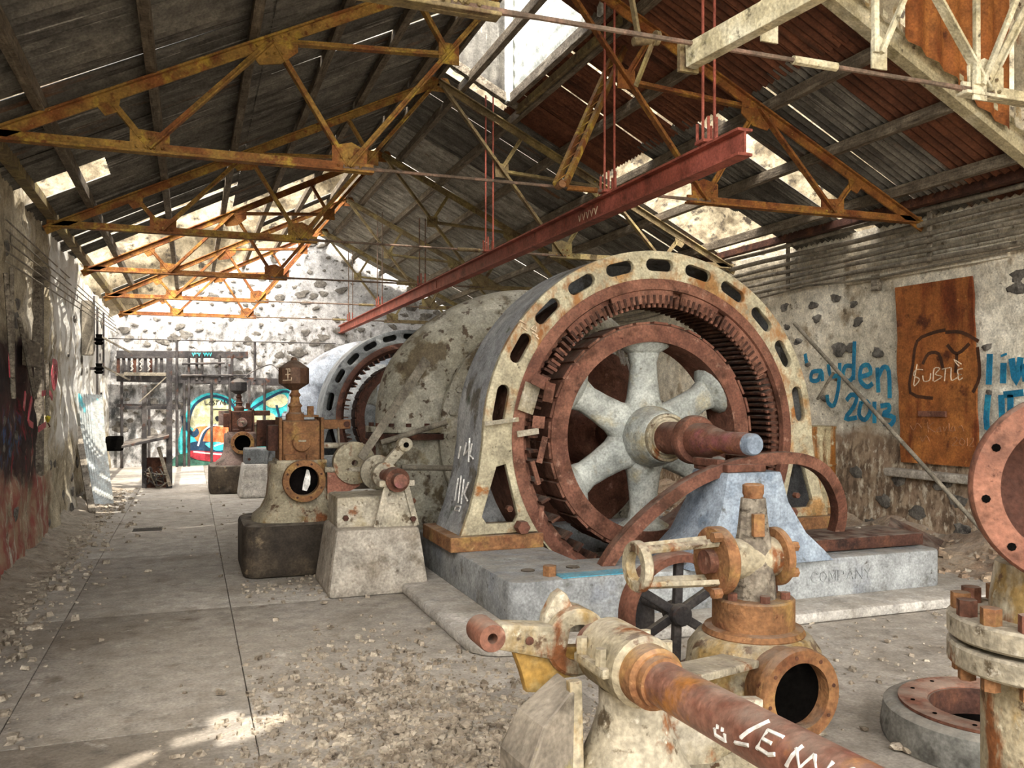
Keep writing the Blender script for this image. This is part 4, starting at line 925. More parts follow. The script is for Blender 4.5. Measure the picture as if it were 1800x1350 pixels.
# ------------------------------------------------------------------ aisle bearing stand on concrete block, lay shaft, levers
def bearing_stand(label, ox, oy, mcon, mcast):
    t = thing('bearing_stand', label, 'bearing stand', 'lay shaft stands', (1.45 + ox, 7.4 + oy, 0))
    MB().box((.0, 0, .27), (.84, .84, .54), taper=(.82, .86)).build('concrete_block', mcon, t, .04)
    MB().box((-.02, .04, .66), (.60, .50, .26)).build('cast_box', mcast, t, .03)
    for s in (-1, 1):
        MB().beam((.16 + s * .17, -.30, .54), (.16 + s * .075, -.30, .90), .05, .035, V((0, 1, 0))).build('rib', mcast, t, .006)
    plate('web_plate', [[(.0, .54), (.32, .54), (.24, .9), (.08, .9)]], .05, XZ(-.27), mcast, t)
    MB().ring((.16, -.36, .93), (0, 1, 0), .058, .10, .18, 24).build('bearing_ring', rust, t, .004, 40)
    MB().box((.05, -.27, .90), (.08, .12, .05)).build('bearing_lug', mcast, t, .008); MB().box((.27, -.27, .90), (.08, .12, .05)).build('bearing_lug', mcast, t, .008)
    for k in ((-.25, -.22, .62), (.3, -.3, .6), (.36, -.05, .72)): MB().hexbolt(k, (0, -1, 0), .025, .03).build('bolt', rust_dk, t)
    sh = link('lay_shaft', None, t)
    MB().tube([(.16, -.46, .93), (.16, 1.4, .93)], .058, 20).build('shaft_bar', pipe_rust, sh, 0, 40)
    MB().ring((.16, .12, .93), (0, 1, 0), .055, .115, .10, 24).build('shaft_collar', mcast, sh, .004, 40)
    MB().ring((.16, .45, .93), (0, 1, 0), .055, .16, .06, 24).build('lever_hub', mcast, sh, .004, 40)
    MB().beam((.17, .30, .97), (.36, .30, 1.18), .09, .07, V((0, 1, 0))).build('crank_arm', mcast, sh, .012)
    MB().disc((.37, .24, 1.19), (0, 1, 0), .065, .13, 18, .008).build('crank_boss', mcast, sh, 0, 40)
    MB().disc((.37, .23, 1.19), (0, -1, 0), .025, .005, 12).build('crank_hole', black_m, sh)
    MB().lathe([(.03, .75), (.2, .75), (.2, .85), (.16, .87), (.03, .87)], (-.0, 0, 1.0), (0, 1, 0), 28).build('guard_disc', cream_rust, sh, 0, 40)
    return t
bs2 = bearing_stand('cream lay-shaft bearing stand on a pale concrete block, beside the black foundation block', 0, 0, concrete, cream)
bs3 = bearing_stand('bluish concrete bearing stand far behind the rusty governor', -.30, 7.6, curb_m, ring_dark)
def rod(name, label, a, b, r, m, cat='rod', group=None, n=10):
    a, b = V(a), V(b); o = MB().tube([V((0, 0, 0)), b - a], r, n).build(name, m, None, 0, 40); o.location = a
    return tag(o, label, cat, group)
fb = MB().beam((0, 0, 0), at(750, 632, Y=8.35) - at(634, 806, Y=7.9), .075, .012, V((0, 1, 0)), s1=1.3).build('flat_link', steel_grey, None, .003)
fb.location = at(634, 806, Y=7.9); tag(fb, 'long flat iron link leaning up against the cream scroll casing', 'link bar')
rod('control_rod', 'thin control rod slanting across the scroll casing inlet flange', at(670, 778, Y=8.25), at(786, 742, Y=8.15), .028, steel_grey)
rod('control_rod', 'short level control rod in front of the casing inlet pipe', at(706, 822, Y=8.1), at(795, 823, Y=8.1), .028, steel_grey)
ar = thing('relay_arm', 'cream ribbed arm reaching from the rusty governor to the lay shaft', 'arm', None, (1.2, 8.2, .8))
MB().tube([(-.02, 0, .14), (.38, -.05, .14)], .028, 10).build('top_bar', cream, ar, 0, 40)
plate('web', [[(0, .12), (.36, .12), (.30, -.02), (.1, -.12), (0, -.14)]], .03, XZ(0), mat('salmon primer', '#a5705c', [('#b3a88c', 6, .52, .6)], .8), ar)
MB().beam((.0, -.05, -.2), (.36, -.12, -.06), .14, .02).build('wedge_plate', wood, ar, .004)
MB().box((.16, -.1, -.22), (.3, .2, .1)).build('heel_block', rust_dk, ar, .02)

# ------------------------------------------------------------------ near governor without its can, handwheel, bracket, big shaft
gv = thing('governor_unit', 'cream governor casing with round black port and rusty tapered tower', 'governor', None, (2.25, 3.1, 0))
MB().lathe([(.0005, 0), (.34, 0), (.34, .03), (.27, .05), (.22, .12), (.23, .24), (.265, .34), (.285, .46), (.275, .55), (.235, .605), (.19, .615), (.0005, .615)], (0, 0, 0), (0, 0, 1), 40).build('casing', cream_rust, gv, 0, 45)
pf = MB().lathe([(.128, -.36), (.176, -.36), (.182, -.35), (.182, -.315), (.16, -.30), (.155, -.1), (.128, -.1)], (-.035, 0, .452), (0, 1, 0), 48).build('port_flange', rust_or, gv, 0, 40)
MB().lathe([(.0005, -.30), (.128, -.30), (.128, -.29), (.0005, -.29)], (-.035, 0, .452), (0, 1, 0), 32).build('port_bore', black_m, pf)  # black disc whose colour stands for the shade deep in the port
for k in range(8):
    a = R(45 * k + 10); MB().disc((-.035 + .152 * math.cos(a), -.3625, .452 + .152 * math.sin(a)), (0, 1, 0), .008, .01, 8).build('bolt_hole', rust_dk, pf)
MB().lathe([(.0005, .60), (.205, .60), (.215, .615), (.205, .635), (.172, .64), (.172, .755), (.165, .762), (.0005, .755)], (0, 0, 0), (0, 0, 1), 40).build('top_flange', rust_or, gv, 0, 40)
for k in range(6):
    a = R(60 * k + 15); MB().hexbolt((.132 * math.cos(a), .132 * math.sin(a), .755), (0, 0, 1), .022, .035).build('flange_bolt', rust, gv, .003)
MB().lathe([(.0005, .75), (.098, .75), (.09, .85), (.08, .98), (.068, 1.03), (.058, 1.12), (.052, 1.18), (.0005, 1.18)], (0, 0, 0), (0, 0, 1), 12).build('tower', wood, gv, .0, 20)
MB().lathe([(.0005, 1.15), (.04, 1.15), (.04, 1.19), (.045, 1.20), (.045, 1.235), (.036, 1.24), (.03, 1.225), (.0005, 1.225)], (0, 0, 0), (0, 0, 1), 24).build('tower_cap', rust_or, gv, 0, 40)
MB().box((-.03, -.075, 1.075), (.048, .03, .095), Matrix.Rotation(-.25, 3, 'Z')).build('name_plate', rust_or, gv, .004)
yk = link('yoke', None, gv); zc = .925
MB().disc((-.21, 0, zc), (1, 0, 0), .142, .055, 40, .006).build('yoke_flange', rust_or, yk, 0, 40)
MB().disc((.095, 0, zc), (1, 0, 0), .125, .035, 40, .006).build('far_flange', rust_or, yk, 0, 40)
MB().tube([(-.17, 0, zc), (.11, 0, zc)], .085, 24).build('cross_cylinder', cream_rust, yk, 0, 40)
MB().disc((-.25, -.01, zc), (1, 0, 0), .05, .05, 20).build('gland_nut', rust, yk, 0, 40)
MB().lathe([(.062, -.02), (.098, -.02), (.104, -.01), (.104, .012), (.094, .022), (.062, .022)], (-.555, 0, zc), (1, 0, 0), 40).build('yoke_ring', cream_rust, yk, 0, 40)
for a in (60, -60, 120, 240):
    p = V((0, .082 * math.cos(R(a)), .082 * math.sin(R(a))))
    MB().beam(V((-.55, 0, zc)) + p, V((-.2, 0, zc)) + p * 1.18, .032, .022, V((0, math.cos(R(a)), math.sin(R(a))))).build('yoke_arm', cream_rust, yk, .005)
for s, z in ((-1, .11), (-1, -.12), (1, .05), (1, -.06)):
    MB().hexbolt((.13 if s > 0 else -.21, -.07, zc + z), (s, 0, 0), .022, .04).build('yoke_bolt', rust_or, yk, .003)
hw = thing('handwheel', 'rust-brown six-spoke handwheel behind the cream governor casing', 'wheel', None, (2.27, 3.75, .535))
MB().lathe([(.262, -.055), (.30, -.055), (.305, -.045), (.305, .045), (.30, .055), (.262, .055)], (0, 0, 0), (0, 1, 0), 64).build('rim', rust, hw, 0, 40)
for k in range(6):
    a = R(60 * k + 28); MB().beam((.03 * math.cos(a), .0, .03 * math.sin(a)), (.268 * math.cos(a), 0, .268 * math.sin(a)), .045, .035, V((0, 1, 0))).build('spoke', frame_dark, hw, .008)
MB().disc((0, -.06, 0), (0, 1, 0), .055, .12, 20, .008).build('hub', frame_dark, hw, 0, 40)
MB().tube([(0, .05, 0), (0, .5, 0)], .03, 12).build('spindle', frame_dark, hw, 0, 40)
MB().box((0, .4, -.27), (.12, .16, .53)).build('post', frame_dark, hw, .01)

ls_ = thing('shaft_stand', 'cream bell-shaped stand with a clamped bearing in front of the concrete slab', 'bearing stand', None, (1.25, 2.36, 0))
n = 28; vs = []; lv = [(.32, .30, 0), (.31, .28, .12), (.25, .22, .30), (.19, .16, .46), (.13, .12, .58), (.10, .11, .66), (.10, .11, .72)]
for w, d, z in lv:
    for i in range(n):
        a = 2*math.pi*i/n; vs.append((w * math.cos(a) + .02, d * math.sin(a), z))
MB().add(vs, [(q*n+i, q*n+(i+1) % n, (q+1)*n+(i+1) % n, (q+1)*n+i) for q in range(len(lv)-1) for i in range(n)] + [tuple(range(n)), tuple(range(len(lv)*n-1, (len(lv)-1)*n-1, -1))]).build('stand_bell', cream, ls_, 0, 45)
MB().ring((-.02, -.16, .81), (0, 1, 0), .062, .105, .26, 28, ch=.012).build('bearing_shell', cream_rust, ls_, 0, 40)
MB().box((-.02, -.03, .81), (.25, .20, .03)).build('parting_flange', cream_rust, ls_, .008)
MB().ring((-.02, -.23, .81), (0, 1, 0), .06, .088, .08, 28, ch=.01).build('bearing_collar', rust_or, ls_, 0, 40)
for x, y in ((.09, -.09), (.09, .04), (-.13, -.09), (-.13, .04)): MB().hexbolt((x, y, .825), (0, 0, 1), .018, .05).build('clamp_bolt', cream_rust, ls_, .003)
MB().lathe([(.0005, .0), (.16, .0), (.16, .06), (.0005, .08)], (-.12, -.33, .0), (0, 0, 1), 24).build('foot_boss', rust, ls_, .01, 40)
plate('stiffener', [[(-.05, .62), (.16, .66), (.5, .62), (.5, .50), (.3, .44), (.1, .46)]], .05, XZ(.02), cream, ls_, .006)
MB().beam((.02, .05, .70), (.80, .55, .56), .16, .03).build('bridge_arm', cream, ls_, .008)
shf = thing('drive_shaft', 'thick rusty drive shaft chalked with pale letters, running towards the viewer', 'shaft', None, (1.23, 2.2, .81))
MB().tube([(0, .35, 0), (0, -.1, 0), (.01, -1.35, .03)], .0625, 28).build('shaft_bar', pipe_rust, shf, 0, 40)
MB().ring((0, -.10, 0), (0, 1, 0), .06, .072, .05, 28).build('shaft_sleeve', rust_or, shf, 0, 40)
lv_ = thing('rocker_lever', 'mustard and cream rocker lever with a rusty open boss', 'lever', None, (1.2, 2.6, .81))
MB().ring((-.02, -.05, 0), (0, 1, 0), .06, .11, .12, 28, ch=.01).build('rocker_hub', cream_rust, lv_, 0, 40)
MB().prof((-.06, 0, .0), (-.30, -.02, .05), [(-.05, -.06), (.05, -.06), (.05, .055), (-.05, .055)], s1=.72).build('rocker_arm', cream_rust, lv_, .015)
MB().lathe([(.016, -.06), (.042, -.06), (.045, -.05), (.045, .07), (.042, .08), (.016, .08)], (-.33, -.03, .055), (0, 1, 0), 24).build('open_boss', rust, lv_, 0, 40)
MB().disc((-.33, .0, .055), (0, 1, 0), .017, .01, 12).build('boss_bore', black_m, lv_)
MB().disc((-.20, -.067, .03), (0, -1, 0), .014, .004, 10).build('oil_hole', rust_dk, lv_)
plate('upper_fin', [[(-.13, .03), (-.12, .09), (-.085, .15), (-.06, .165), (-.04, .15), (-.015, .10), (.03, .06), (.02, .02)]], .05, XZ(.02), cream, lv_, .01)
plate('lower_fin', [[(-.24, .0), (.0, -.02), (-.01, -.12), (-.07, -.12), (-.13, -.16), (-.19, -.15), (-.21, -.08)]], .045, XZ(0), mat('mustard enamel', '#a98544', [('#b9a878', 3, .5, .62), ('#7d5226', 6, .58, .68)], .7), lv_, .01)
lk = MB().beam((0, 0, 0), (-.03, .1, -.36), .05, .09, V((0, 1, 0))).build('drop_link', rust, None, .008); lk.location = (1.12, 2.62, .66)
tag(lk, 'short rusty link hanging below the mustard rocker lever', 'link bar')
slab_m = mat('grimy concrete', '#80776a', [('#968d7e', 2, .48, .6), ('#5f574c', 4, .54, .66), ('#8f8660', 7, .62, .7)], .9, 0, .5, 20)
sl_ = thing('concrete_slab', 'upright tapered concrete slab with a cream iron edge strip', 'slab', None, (.93, 2.45, 0))
MB().add([(-.04, -.20, 0), (.15, -.10, 0), (.15, .05, 0), (-.06, .0, 0), (.017, -.168, .66), (.15, -.10, .745), (.15, .05, .745), (.003, .015, .66), (-.04, -.20, .56), (-.06, .0, .56)],
         [(0, 1, 5, 4, 8), (1, 2, 6, 5), (2, 3, 9, 7, 6), (3, 0, 8, 9), (4, 5, 6, 7), (8, 4, 7, 9), (3, 2, 1, 0)]).build('slab_body', slab_m, sl_, .01)
MB().beam((.16, -.10, .0), (.145, -.09, .76), .04, .03).build('edge_strip', cream_rust, sl_, .004)

# ------------------------------------------------------------------ near valve pipe with flanges; floor ring
vp = thing('valve_pipe', 'upright cream pipe with bolted flanges and a big rusty open end', 'pipe', None, (2.46, 1.9, 0))
MB().lathe([(.0005, 0), (.19, 0), (.19, .78), (.0005, .78)], (0, 0, 0), (0, 0, 1), 40).build('lower_pipe', cream_rust, vp, 0, 40)
MB().ring((0, 0, .78), (0, 0, 1), .12, .285, .07, 48, ch=.008).build('lower_flange', cream, vp, 0, 40)
MB().ring((0, 0, .865), (0, 0, 1), .12, .285, .07, 48, ch=.008).build('upper_flange', cream, vp, 0, 40)
for k in range(14):
    a = R(360 / 14 * k); c = (.245 * math.cos(a), .245 * math.sin(a))
    MB().hexbolt((*c, .935), (0, 0, 1), .030, .05).build('flange_bolt', rust_or if k % 2 else rust, vp, .004)
    MB().hexbolt((*c, .78), (0, 0, -1), .026, .04).build('flange_bolt', rust_or, vp, .004)
MB().lathe([(.0005, .93), (.17, .93), (.165, 1.0), (.15, 1.10), (.0005, 1.12)], (0, 0, 0), (0, 0, 1), 40).build('upper_pipe', cream_rust, vp, 0, 40)
FA = V((.62, .78, 0)); FC = V((0, -.02, 1.35))
of = MB().lathe([(.20, -.24), (.27, -.24), (.278, -.23), (.278, -.20), (.27, -.19), (.215, -.18), (.20, .08), (.19, .08)], FC, FA, 56).build('open_flange', rust, vp, 0, 40)
MB().lathe([(.0005, -.02), (.195, -.02), (.21, .08), (.15, .17), (.0005, .2)], FC, FA, 32).build('valve_bonnet', rust_dk, vp, 0, 40)
for k in range(10):
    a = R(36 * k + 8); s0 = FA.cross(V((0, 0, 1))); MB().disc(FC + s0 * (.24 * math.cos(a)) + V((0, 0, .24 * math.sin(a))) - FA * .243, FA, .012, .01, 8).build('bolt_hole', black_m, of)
fr = thing('floor_ring', 'low round iron ring flange set in a dark concrete collar on the floor', 'ring', None, (3.5, 3.0, 0))
MB().lathe([(.30, 0), (.47, 0), (.48, .04), (.465, .15), (.44, .165), (.30, .165)], (0, 0, 0), (0, 0, 1), 56).build('collar', mat('grey collar concrete', '#76756f', [('#8b8a84', 2, .5, .62), ('#55534d', 5, .56, .68)], .85), fr, 0, 40)
MB().ring((0, 0, .03), (0, 0, 1), .262, .272, .135, 48).build('ring_bore', rust_dk, fr, 0, 40)  # dark colour stands in for shade down the ring's hole
MB().lathe([(.27, .02), (.30, .02), (.30, .163), (.395, .163), (.40, .168), (.40, .18), (.285, .18), (.27, .17)], (0, 0, 0), (0, 0, 1), 56).build('ring_flange', rust, fr, 0, 40)
MB().disc((0, 0, .03), (0, 0, 1), .29, .01, 40).build('ring_floor', black_m, fr)  # black disc, shade of a deep hole put into its colour
for k in range(12):
    a = R(30 * k); MB().disc((.345 * math.cos(a), .345 * math.sin(a), .18), (0, 0, 1), .010, .003, 8).build('bolt_hole', black_m, fr)
# ------------------------------------------------------------------ on the sunny-side wall: shutter, pipes, paint
WX = XR - .04
def wp(px, py, d=0.0): return at(px, py, X=WX - d)
win = struct(link('window_1', None))
A, B, C, D_ = wp(1578, 506), wp(1716, 485), wp(1727, 822), wp(1590, 812)
cA = [A, B, C, D_]; ins = [p + V((.0, 0, 0)) for p in cA]
# shutter sheet: slightly ragged outline in the wall plane
rn = random.Random(3); edge = []
for i in range(4):
    a, b = cA[i], cA[(i+1) % 4]
    for q in range(10):
        p = a.lerp(b, q / 10); edge.append((p.y + (rn.uniform(-.015, .015) if i in (1, 3) else rn.uniform(-.004, .004)), p.z))
plate('shutter_sheet', [edge], .02, YZ(WX - .035), board_m, win)
ya, yb = min(p.y for p in cA), max(p.y for p in cA)
MB().box((WX - .055, (ya + yb) / 2 + .02, wp(1665, 728).z), (.03, .36, .06)).build('cross_strip', rust, win, .006)
MB().box((WX - .03, (ya + yb) / 2, wp(1650, 832).z - .03), (.16, (yb - ya) + .2, .09)).build('window_sill', concrete, win, .02)
MB().box((WX + .01, (ya + yb) / 2 + .25, wp(1640, 472).z + .06), (.06, (yb - ya) + 1.1, .16)).build('lintel', plaster_right, win, .015)
MB().box((WX - .02, wp(1543, 497).y, wp(1543, 497).z), (.07, .10, .18)).build('lintel_stub', wood, win, .006)
def wall_strokes(segs, w, m, parent, d=.045, name='paint_stroke'):
    for pl in segs:
        P = smoothp([wp(x, y, d) for x, y in pl], 3) if len(pl) > 2 else [wp(x, y, d) for x, y in pl]
        MB().sweep(P, [(-.003, -w/2), (.003, -w/2), (.003, w/2), (-.003, w/2)], normal=V((1, 0, 0))).build(name, m, parent)
sb = link('scratched_lettering', None, win)
wall_strokes([[(1622, 650), (1610, 650), (1606, 660), (1616, 666), (1612, 674), (1606, 676), (1612, 640)], [(1622, 660), (1624, 670), (1634, 668), (1636, 656)], [(1640, 670), (1642, 648), (1652, 648), (1644, 658), (1656, 662), (1642, 671)],
              [(1660, 670), (1662, 648)], [(1656, 649), (1670, 646)], [(1672, 646), (1672, 668), (1682, 664)], [(1692, 648), (1684, 650), (1684, 658), (1690, 658), (1684, 660), (1686, 668), (1692, 664)], [(1686, 644), (1677, 632), (1690, 640)]], .010, p_cream, sb, .048)
wall_strokes([[(1630, 742), (1632, 760)], [(1642, 742), (1632, 751), (1644, 760)], [(1650, 752), (1646, 758), (1652, 758), (1652, 750), (1654, 759)], [(1658, 750), (1660, 758), (1664, 750)], [(1668, 744), (1668, 758)], [(1674, 750), (1671, 757), (1677, 757), (1677, 750), (1679, 758)],
              [(1685, 752), (1690, 748), (1694, 758)], [(1674, 772), (1680, 768), (1682, 774), (1674, 783), (1684, 783)], [(1690, 770), (1686, 778), (1692, 783), (1696, 776), (1690, 770)], [(1700, 770), (1700, 784)], [(1704, 772), (1710, 770), (1710, 776), (1704, 784), (1712, 784)],
              [(1600, 748), (1606, 756), (1612, 744), (1620, 752)], [(1618, 768), (1622, 776), (1628, 766), (1634, 776)]], .006, mat('scratch', '#9a6a4a', [], .8), sb, .048)
wall_strokes([[(1605, 640), (1612, 600), (1640, 585), (1662, 580)], [(1662, 584), (1690, 584), (1720, 600)], [(1665, 606), (1682, 622), (1704, 604)], [(1682, 622), (1680, 655)], [(1622, 640), (1632, 622), (1650, 622), (1658, 650)], [(1605, 640), (1600, 690), (1640, 700)], [(1718, 610), (1722, 660), (1710, 690)]], .035, p_darkbrown, sb, .0465)
gf = link('painted_name', None, wr)
wall_strokes([[(1415, 622), (1418, 638)], [(1443, 652), (1428, 654), (1426, 668), (1438, 668), (1444, 652), (1446, 670)], [(1456, 640), (1460, 660), (1474, 660)], [(1476, 638), (1474, 680), (1466, 712), (1456, 708), (1454, 694)],
              [(1502, 600), (1500, 668)], [(1500, 644), (1486, 644), (1482, 662), (1492, 670), (1500, 662)], [(1514, 662), (1530, 656), (1526, 642), (1514, 646), (1512, 668), (1524, 680), (1534, 674)], [(1542, 646), (1544, 690)], [(1544, 662), (1552, 646), (1562, 652), (1564, 700)],
              [(1488, 704), (1496, 694), (1506, 698), (1500, 716), (1486, 736), (1506, 734)], [(1514, 706), (1510, 728), (1520, 738), (1530, 722), (1524, 706), (1514, 706)], [(1537, 706), (1537, 744)], [(1548, 714), (1562, 712), (1562, 722), (1552, 728), (1572, 734), (1564, 748), (1554, 744)]], .055, p_blue, gf, .03)
wall_strokes([[(1740, 622), (1738, 676)], [(1764, 638), (1763, 674)], [(1764, 622), (1765, 626)], [(1778, 630), (1786, 672), (1794, 628)], [(1737, 694), (1735, 752), (1762, 748)], [(1760, 694), (1762, 748)], [(1776, 694), (1776, 740)], [(1764, 694), (1799, 690)], [(1798, 640), (1803, 670)]], .065, p_blue, gf, .03)
# service pipes along the wall
zs = [(324, .030), (352, .030), (372, .026), (389, .026), (405, .024), (424, .026)]
nm = ['uppermost', 'second from the top', 'third from the top', 'fourth from the top', 'fifth from the top', 'lowest thick one']
for (py, r_), w in zip(zs, nm):
    z = at(1800, py, X=WX - .1).z
    pts = [V((0, y, .012 * math.sin(y * 1.7 + py))) for y in [k * .9 for k in range(19)]]
    o = MB().tube(pts, r_, 10).build('service_pipe', steel_grey, None, 0, 40); o.location = (WX - .11, 5.3, z)
    tag(o, 'grey service pipe on the shutter wall, ' + w + ' of the six', 'pipe', 'service pipes on the shutter wall')
z = at(1800, 437, X=WX - .05).z
o = MB().tube([V((0, k * .6, .02 * math.sin(k * 1.3) - .01 * (k % 3))) for k in range(24)], .013, 7).build('cable', steel_grey, None, 0, 40); o.location = (WX - .06, 5.3, z)
tag(o, 'thin sagging cable strung just under the six service pipes', 'cable')
for y in (7.0, 9.3, 12.0): MB().box((WX - .07, y, at(1800, 372, X=WX - .1).z), (.03, .05, .62)).build('pipe_bracket', wood, wr, .004)
# leaning pole and its cross brace
pl0, pl1 = at(1738, 945, X=7.05), at(1396, 568, X=6.6)
rod('leaning_pole', 'long thin grey pipe pole leaning across the blue painted name', pl0, pl1, .022, steel_grey, 'pole')
q0 = at(1465, 655, X=6.72)
rod('cross_pole', 'short grey pipe branching off the leaning pole', q0, at(1437, 702, X=6.72), .016, steel_grey, 'pole')
# rusty drum
dr = thing('oil_drum', 'tall rust-streaked drum against the masonry behind the big generator', 'drum', None, (6.55, 8.0, 0))
MB().lathe([(.0005, 0), (.29, 0), (.30, .02), (.29, .04), (.29, .4), (.305, .42), (.29, .44), (.29, .85), (.305, .87), (.29, .89), (.29, 1.26), (.30, 1.28), (.30, 1.30), (.28, 1.30), (.28, 1.27), (.0005, 1.27)], (0, 0, 0), (0, 0, 1), 36).build('drum_shell', mat('streaked drum paint', '#a39676', [('#8e5a24', 1.6, .5, .58, (3, 3, .3)), ('#5d4226', 4, .56, .66, (3, 3, .5)), ('#bfb596', 7, .62, .7)], .7), dr, 0, 40)
MB().disc((0, 0, 1.272), (0, 0, 1), .275, .004, 32).build('drum_lid', rust_dk, dr)

# ------------------------------------------------------------------ end wall: mural, iron rack, conduits
EY = YE - .06
def ep(px, py, d=0.0): return at(px, py, Y=EY - d)
mu = link('spray_mural', None, we)
def blob(pts, m, d, nm='paint_shape', sm=True):
    P = [ep(x, y, d) for x, y in pts]
    if sm:
        Q = []; n = len(P)
        for i in range(n):
            a, b, c, e = P[i-1], P[i], P[(i+1) % n], P[(i+2) % n]
            for q in range(4):
                t = q / 4; Q.append(.5 * ((2*b) + (c - a)*t + (2*a - 5*b + 4*c - e)*t*t + (3*b - a - 3*c + e)*t**3))
        P = Q
    plate(nm, [[(p.x, p.z) for p in P]], .004, XZ(EY - d), m, mu)
blob([(318, 800), (322, 745), (338, 705), (372, 690), (410, 702), (432, 720), (452, 700), (492, 684), (516, 690), (522, 720), (512, 760), (500, 800), (420, 806)], p_cyan, .0)
blob([(300, 812), (330, 796), (420, 800), (500, 802), (500, 822), (420, 838), (310, 838)], p_green, .004)
blob([(332, 745), (345, 712), (372, 700), (402, 712), (420, 735), (470, 725), (486, 735), (480, 752), (420, 758), (360, 760)], p_yell, .006)
blob([(342, 752), (400, 750), (460, 755), (455, 780), (400, 784), (352, 780)], p_orange, .010)
blob([(328, 786), (345, 776), (400, 780), (418, 790), (410, 797), (350, 796)], p_navy, .012)
blob([(360, 780), (385, 777), (402, 787), (380, 792)], p_cyan, .014)
blob([(336, 792), (400, 796), (440, 792), (446, 804), (390, 812), (340, 806)], p_red, .016)
blob([(466, 706), (482, 694), (500, 694), (506, 706), (494, 716), (474, 716)], p_yell, .010)
blob([(320, 730), (338, 758), (346, 752), (350, 762), (340, 768), (322, 748)], p_navy, .013)
blob([(378, 735), (382, 731), (387, 735), (382, 741)], p_black, .015, sm=True)
blob([(443, 743), (470, 742), (470, 752), (443, 753)], p_red, .014, sm=False)
blob([(441, 757), (464, 757), (460, 774), (441, 774)], p_red, .014, sm=False)
def mstroke(segs, w, m, d):
    for pl in segs:
        P = smoothp([ep(x, y, d) for x, y in pl], 4) if len(pl) > 2 else [ep(x, y, d) for x, y in pl]
        MB().sweep(P, [(-.002, -w/2), (.002, -w/2), (.002, w/2), (-.002, w/2)], normal=V((0, 1, 0))).build('paint_stroke', m, mu)
mstroke([[(330, 748), (342, 712), (372, 696), (404, 706), (418, 730)], [(352, 782), (362, 756), (380, 746)], [(422, 735), (452, 712), (498, 688), (514, 698), (508, 722), (492, 735)], [(486, 712), (490, 735), (480, 752)]], .06, p_navy, .018)
mstroke([[(348, 784), (356, 760), (372, 748), (384, 748)], [(376, 784), (398, 779), (420, 790)], [(340, 794), (400, 799), (446, 792)], [(448, 746), (448, 750), (454, 750)], [(458, 745), (458, 751), (464, 751), (464, 745), (458, 745)], [(456, 758), (450, 772)]], .035, p_white, .020)
mstroke([[(360, 704), (361, 711), (366, 710)], [(370, 705), (367, 710), (372, 711), (373, 705)], [(377, 704), (374, 707), (378, 709), (374, 712)], [(379, 705), (386, 704)], [(382, 704), (380, 712)], [(387, 712), (389, 704), (392, 709), (395, 703), (394, 712)], [(397, 707), (396, 712)], [(399, 712), (400, 706), (403, 711), (404, 705)], [(408, 705), (405, 706), (405, 711), (409, 710)], [(405, 708), (408, 708)], [(412, 704), (410, 707), (413, 709), (409, 711)], [(374, 719), (405, 720)]], .018, p_black, .021)

rk = thing('pipe_rack', 'dark iron pipe rack with two long rails fixed across the end wall', 'rack', None, (0, YE - .2, 0))
def rel(px, py, d=.0): p = at(px, py, Y=YE - .25 - d); return p - V((0, YE - .2, 0))
MB().beam(rel(205, 622), rel(436, 624), .10, .16).build('rail', frame_dark, rk, .01)
MB().beam(rel(205, 664), rel(500, 672), .12, .18).build('rail', frame_dark, rk, .01)
MB().beam(rel(205, 713), rel(318, 714), .08, .09).build('rail', frame_dark, rk, .01)
for px, y0, y1 in ((214, 660, 838), (262, 690, 835), (311, 600, 838), (324, 670, 832), (332, 625, 825), (372, 670, 826), (386, 624, 670), (404, 640, 800), (408, 622, 665), (438, 670, 755), (465, 668, 740), (448, 600, 668), (346, 622, 668), (355, 620, 668)):
    MB().tube([rel(px, y0, .06), rel(px, y1, .06)], .032, 8).build('upright_pipe', frame_dark, rk, 0, 40)
MB().tube([rel(318, 660, .1), rel(440, 660, .1)], .025, 8).build('cross_pipe', frame_dark, rk, 0, 40)
MB().tube([rel(320, 640, .1), rel(395, 638, .1)], .025, 8).build('cross_pipe', frame_dark, rk, 0, 40)
tagp = [[(338 + k * 5, 620), (340 + k * 5, 626), (342 + k * 5, 620)] for k in range(7)]
for pl in tagp: MB().sweep([at(x, y, Y=YE - .32) - V((0, YE - .2, 0)) for x, y in pl], [(-.003, -.012), (.003, -.012), (.003, .012), (-.003, .012)], normal=V((0, 1, 0))).build('teal_tag', p_cyan, rk)
rad = thing('slatted_panel', 'dark slatted resistor panel hung on the end wall near the corner', 'panel', None, at(250, 655, Y=YE - .4))
o0 = rad.location
for k in range(9):
    p = at(208 + k * 9.5, 630, Y=YE - .4) - o0; q = at(208 + k * 9.5, 656, Y=YE - .4) - o0
    MB().beam(p, q, .07, .03).build('slat', frame_dark if k % 3 else rust_dk, rad, .004)
MB().beam(at(203, 659, Y=YE - .42) - o0, at(298, 657, Y=YE - .42) - o0, .05, .05).build('bottom_bar', steel_grey, rad, .004)
MB().beam(at(203, 628, Y=YE - .42) - o0, at(298, 628, Y=YE - .42) - o0, .05, .05).build('top_bar', frame_dark, rad, .004)
for k, px in enumerate((232, 248, 262)):
    MB().tube([at(px, 632 + q * 4, Y=YE - .48) - o0 + V((.02 * (-1) ** q, 0, 0)) for q in range(6)], .02, 6).build('coil_wire', curb_m, rad, 0, 40)

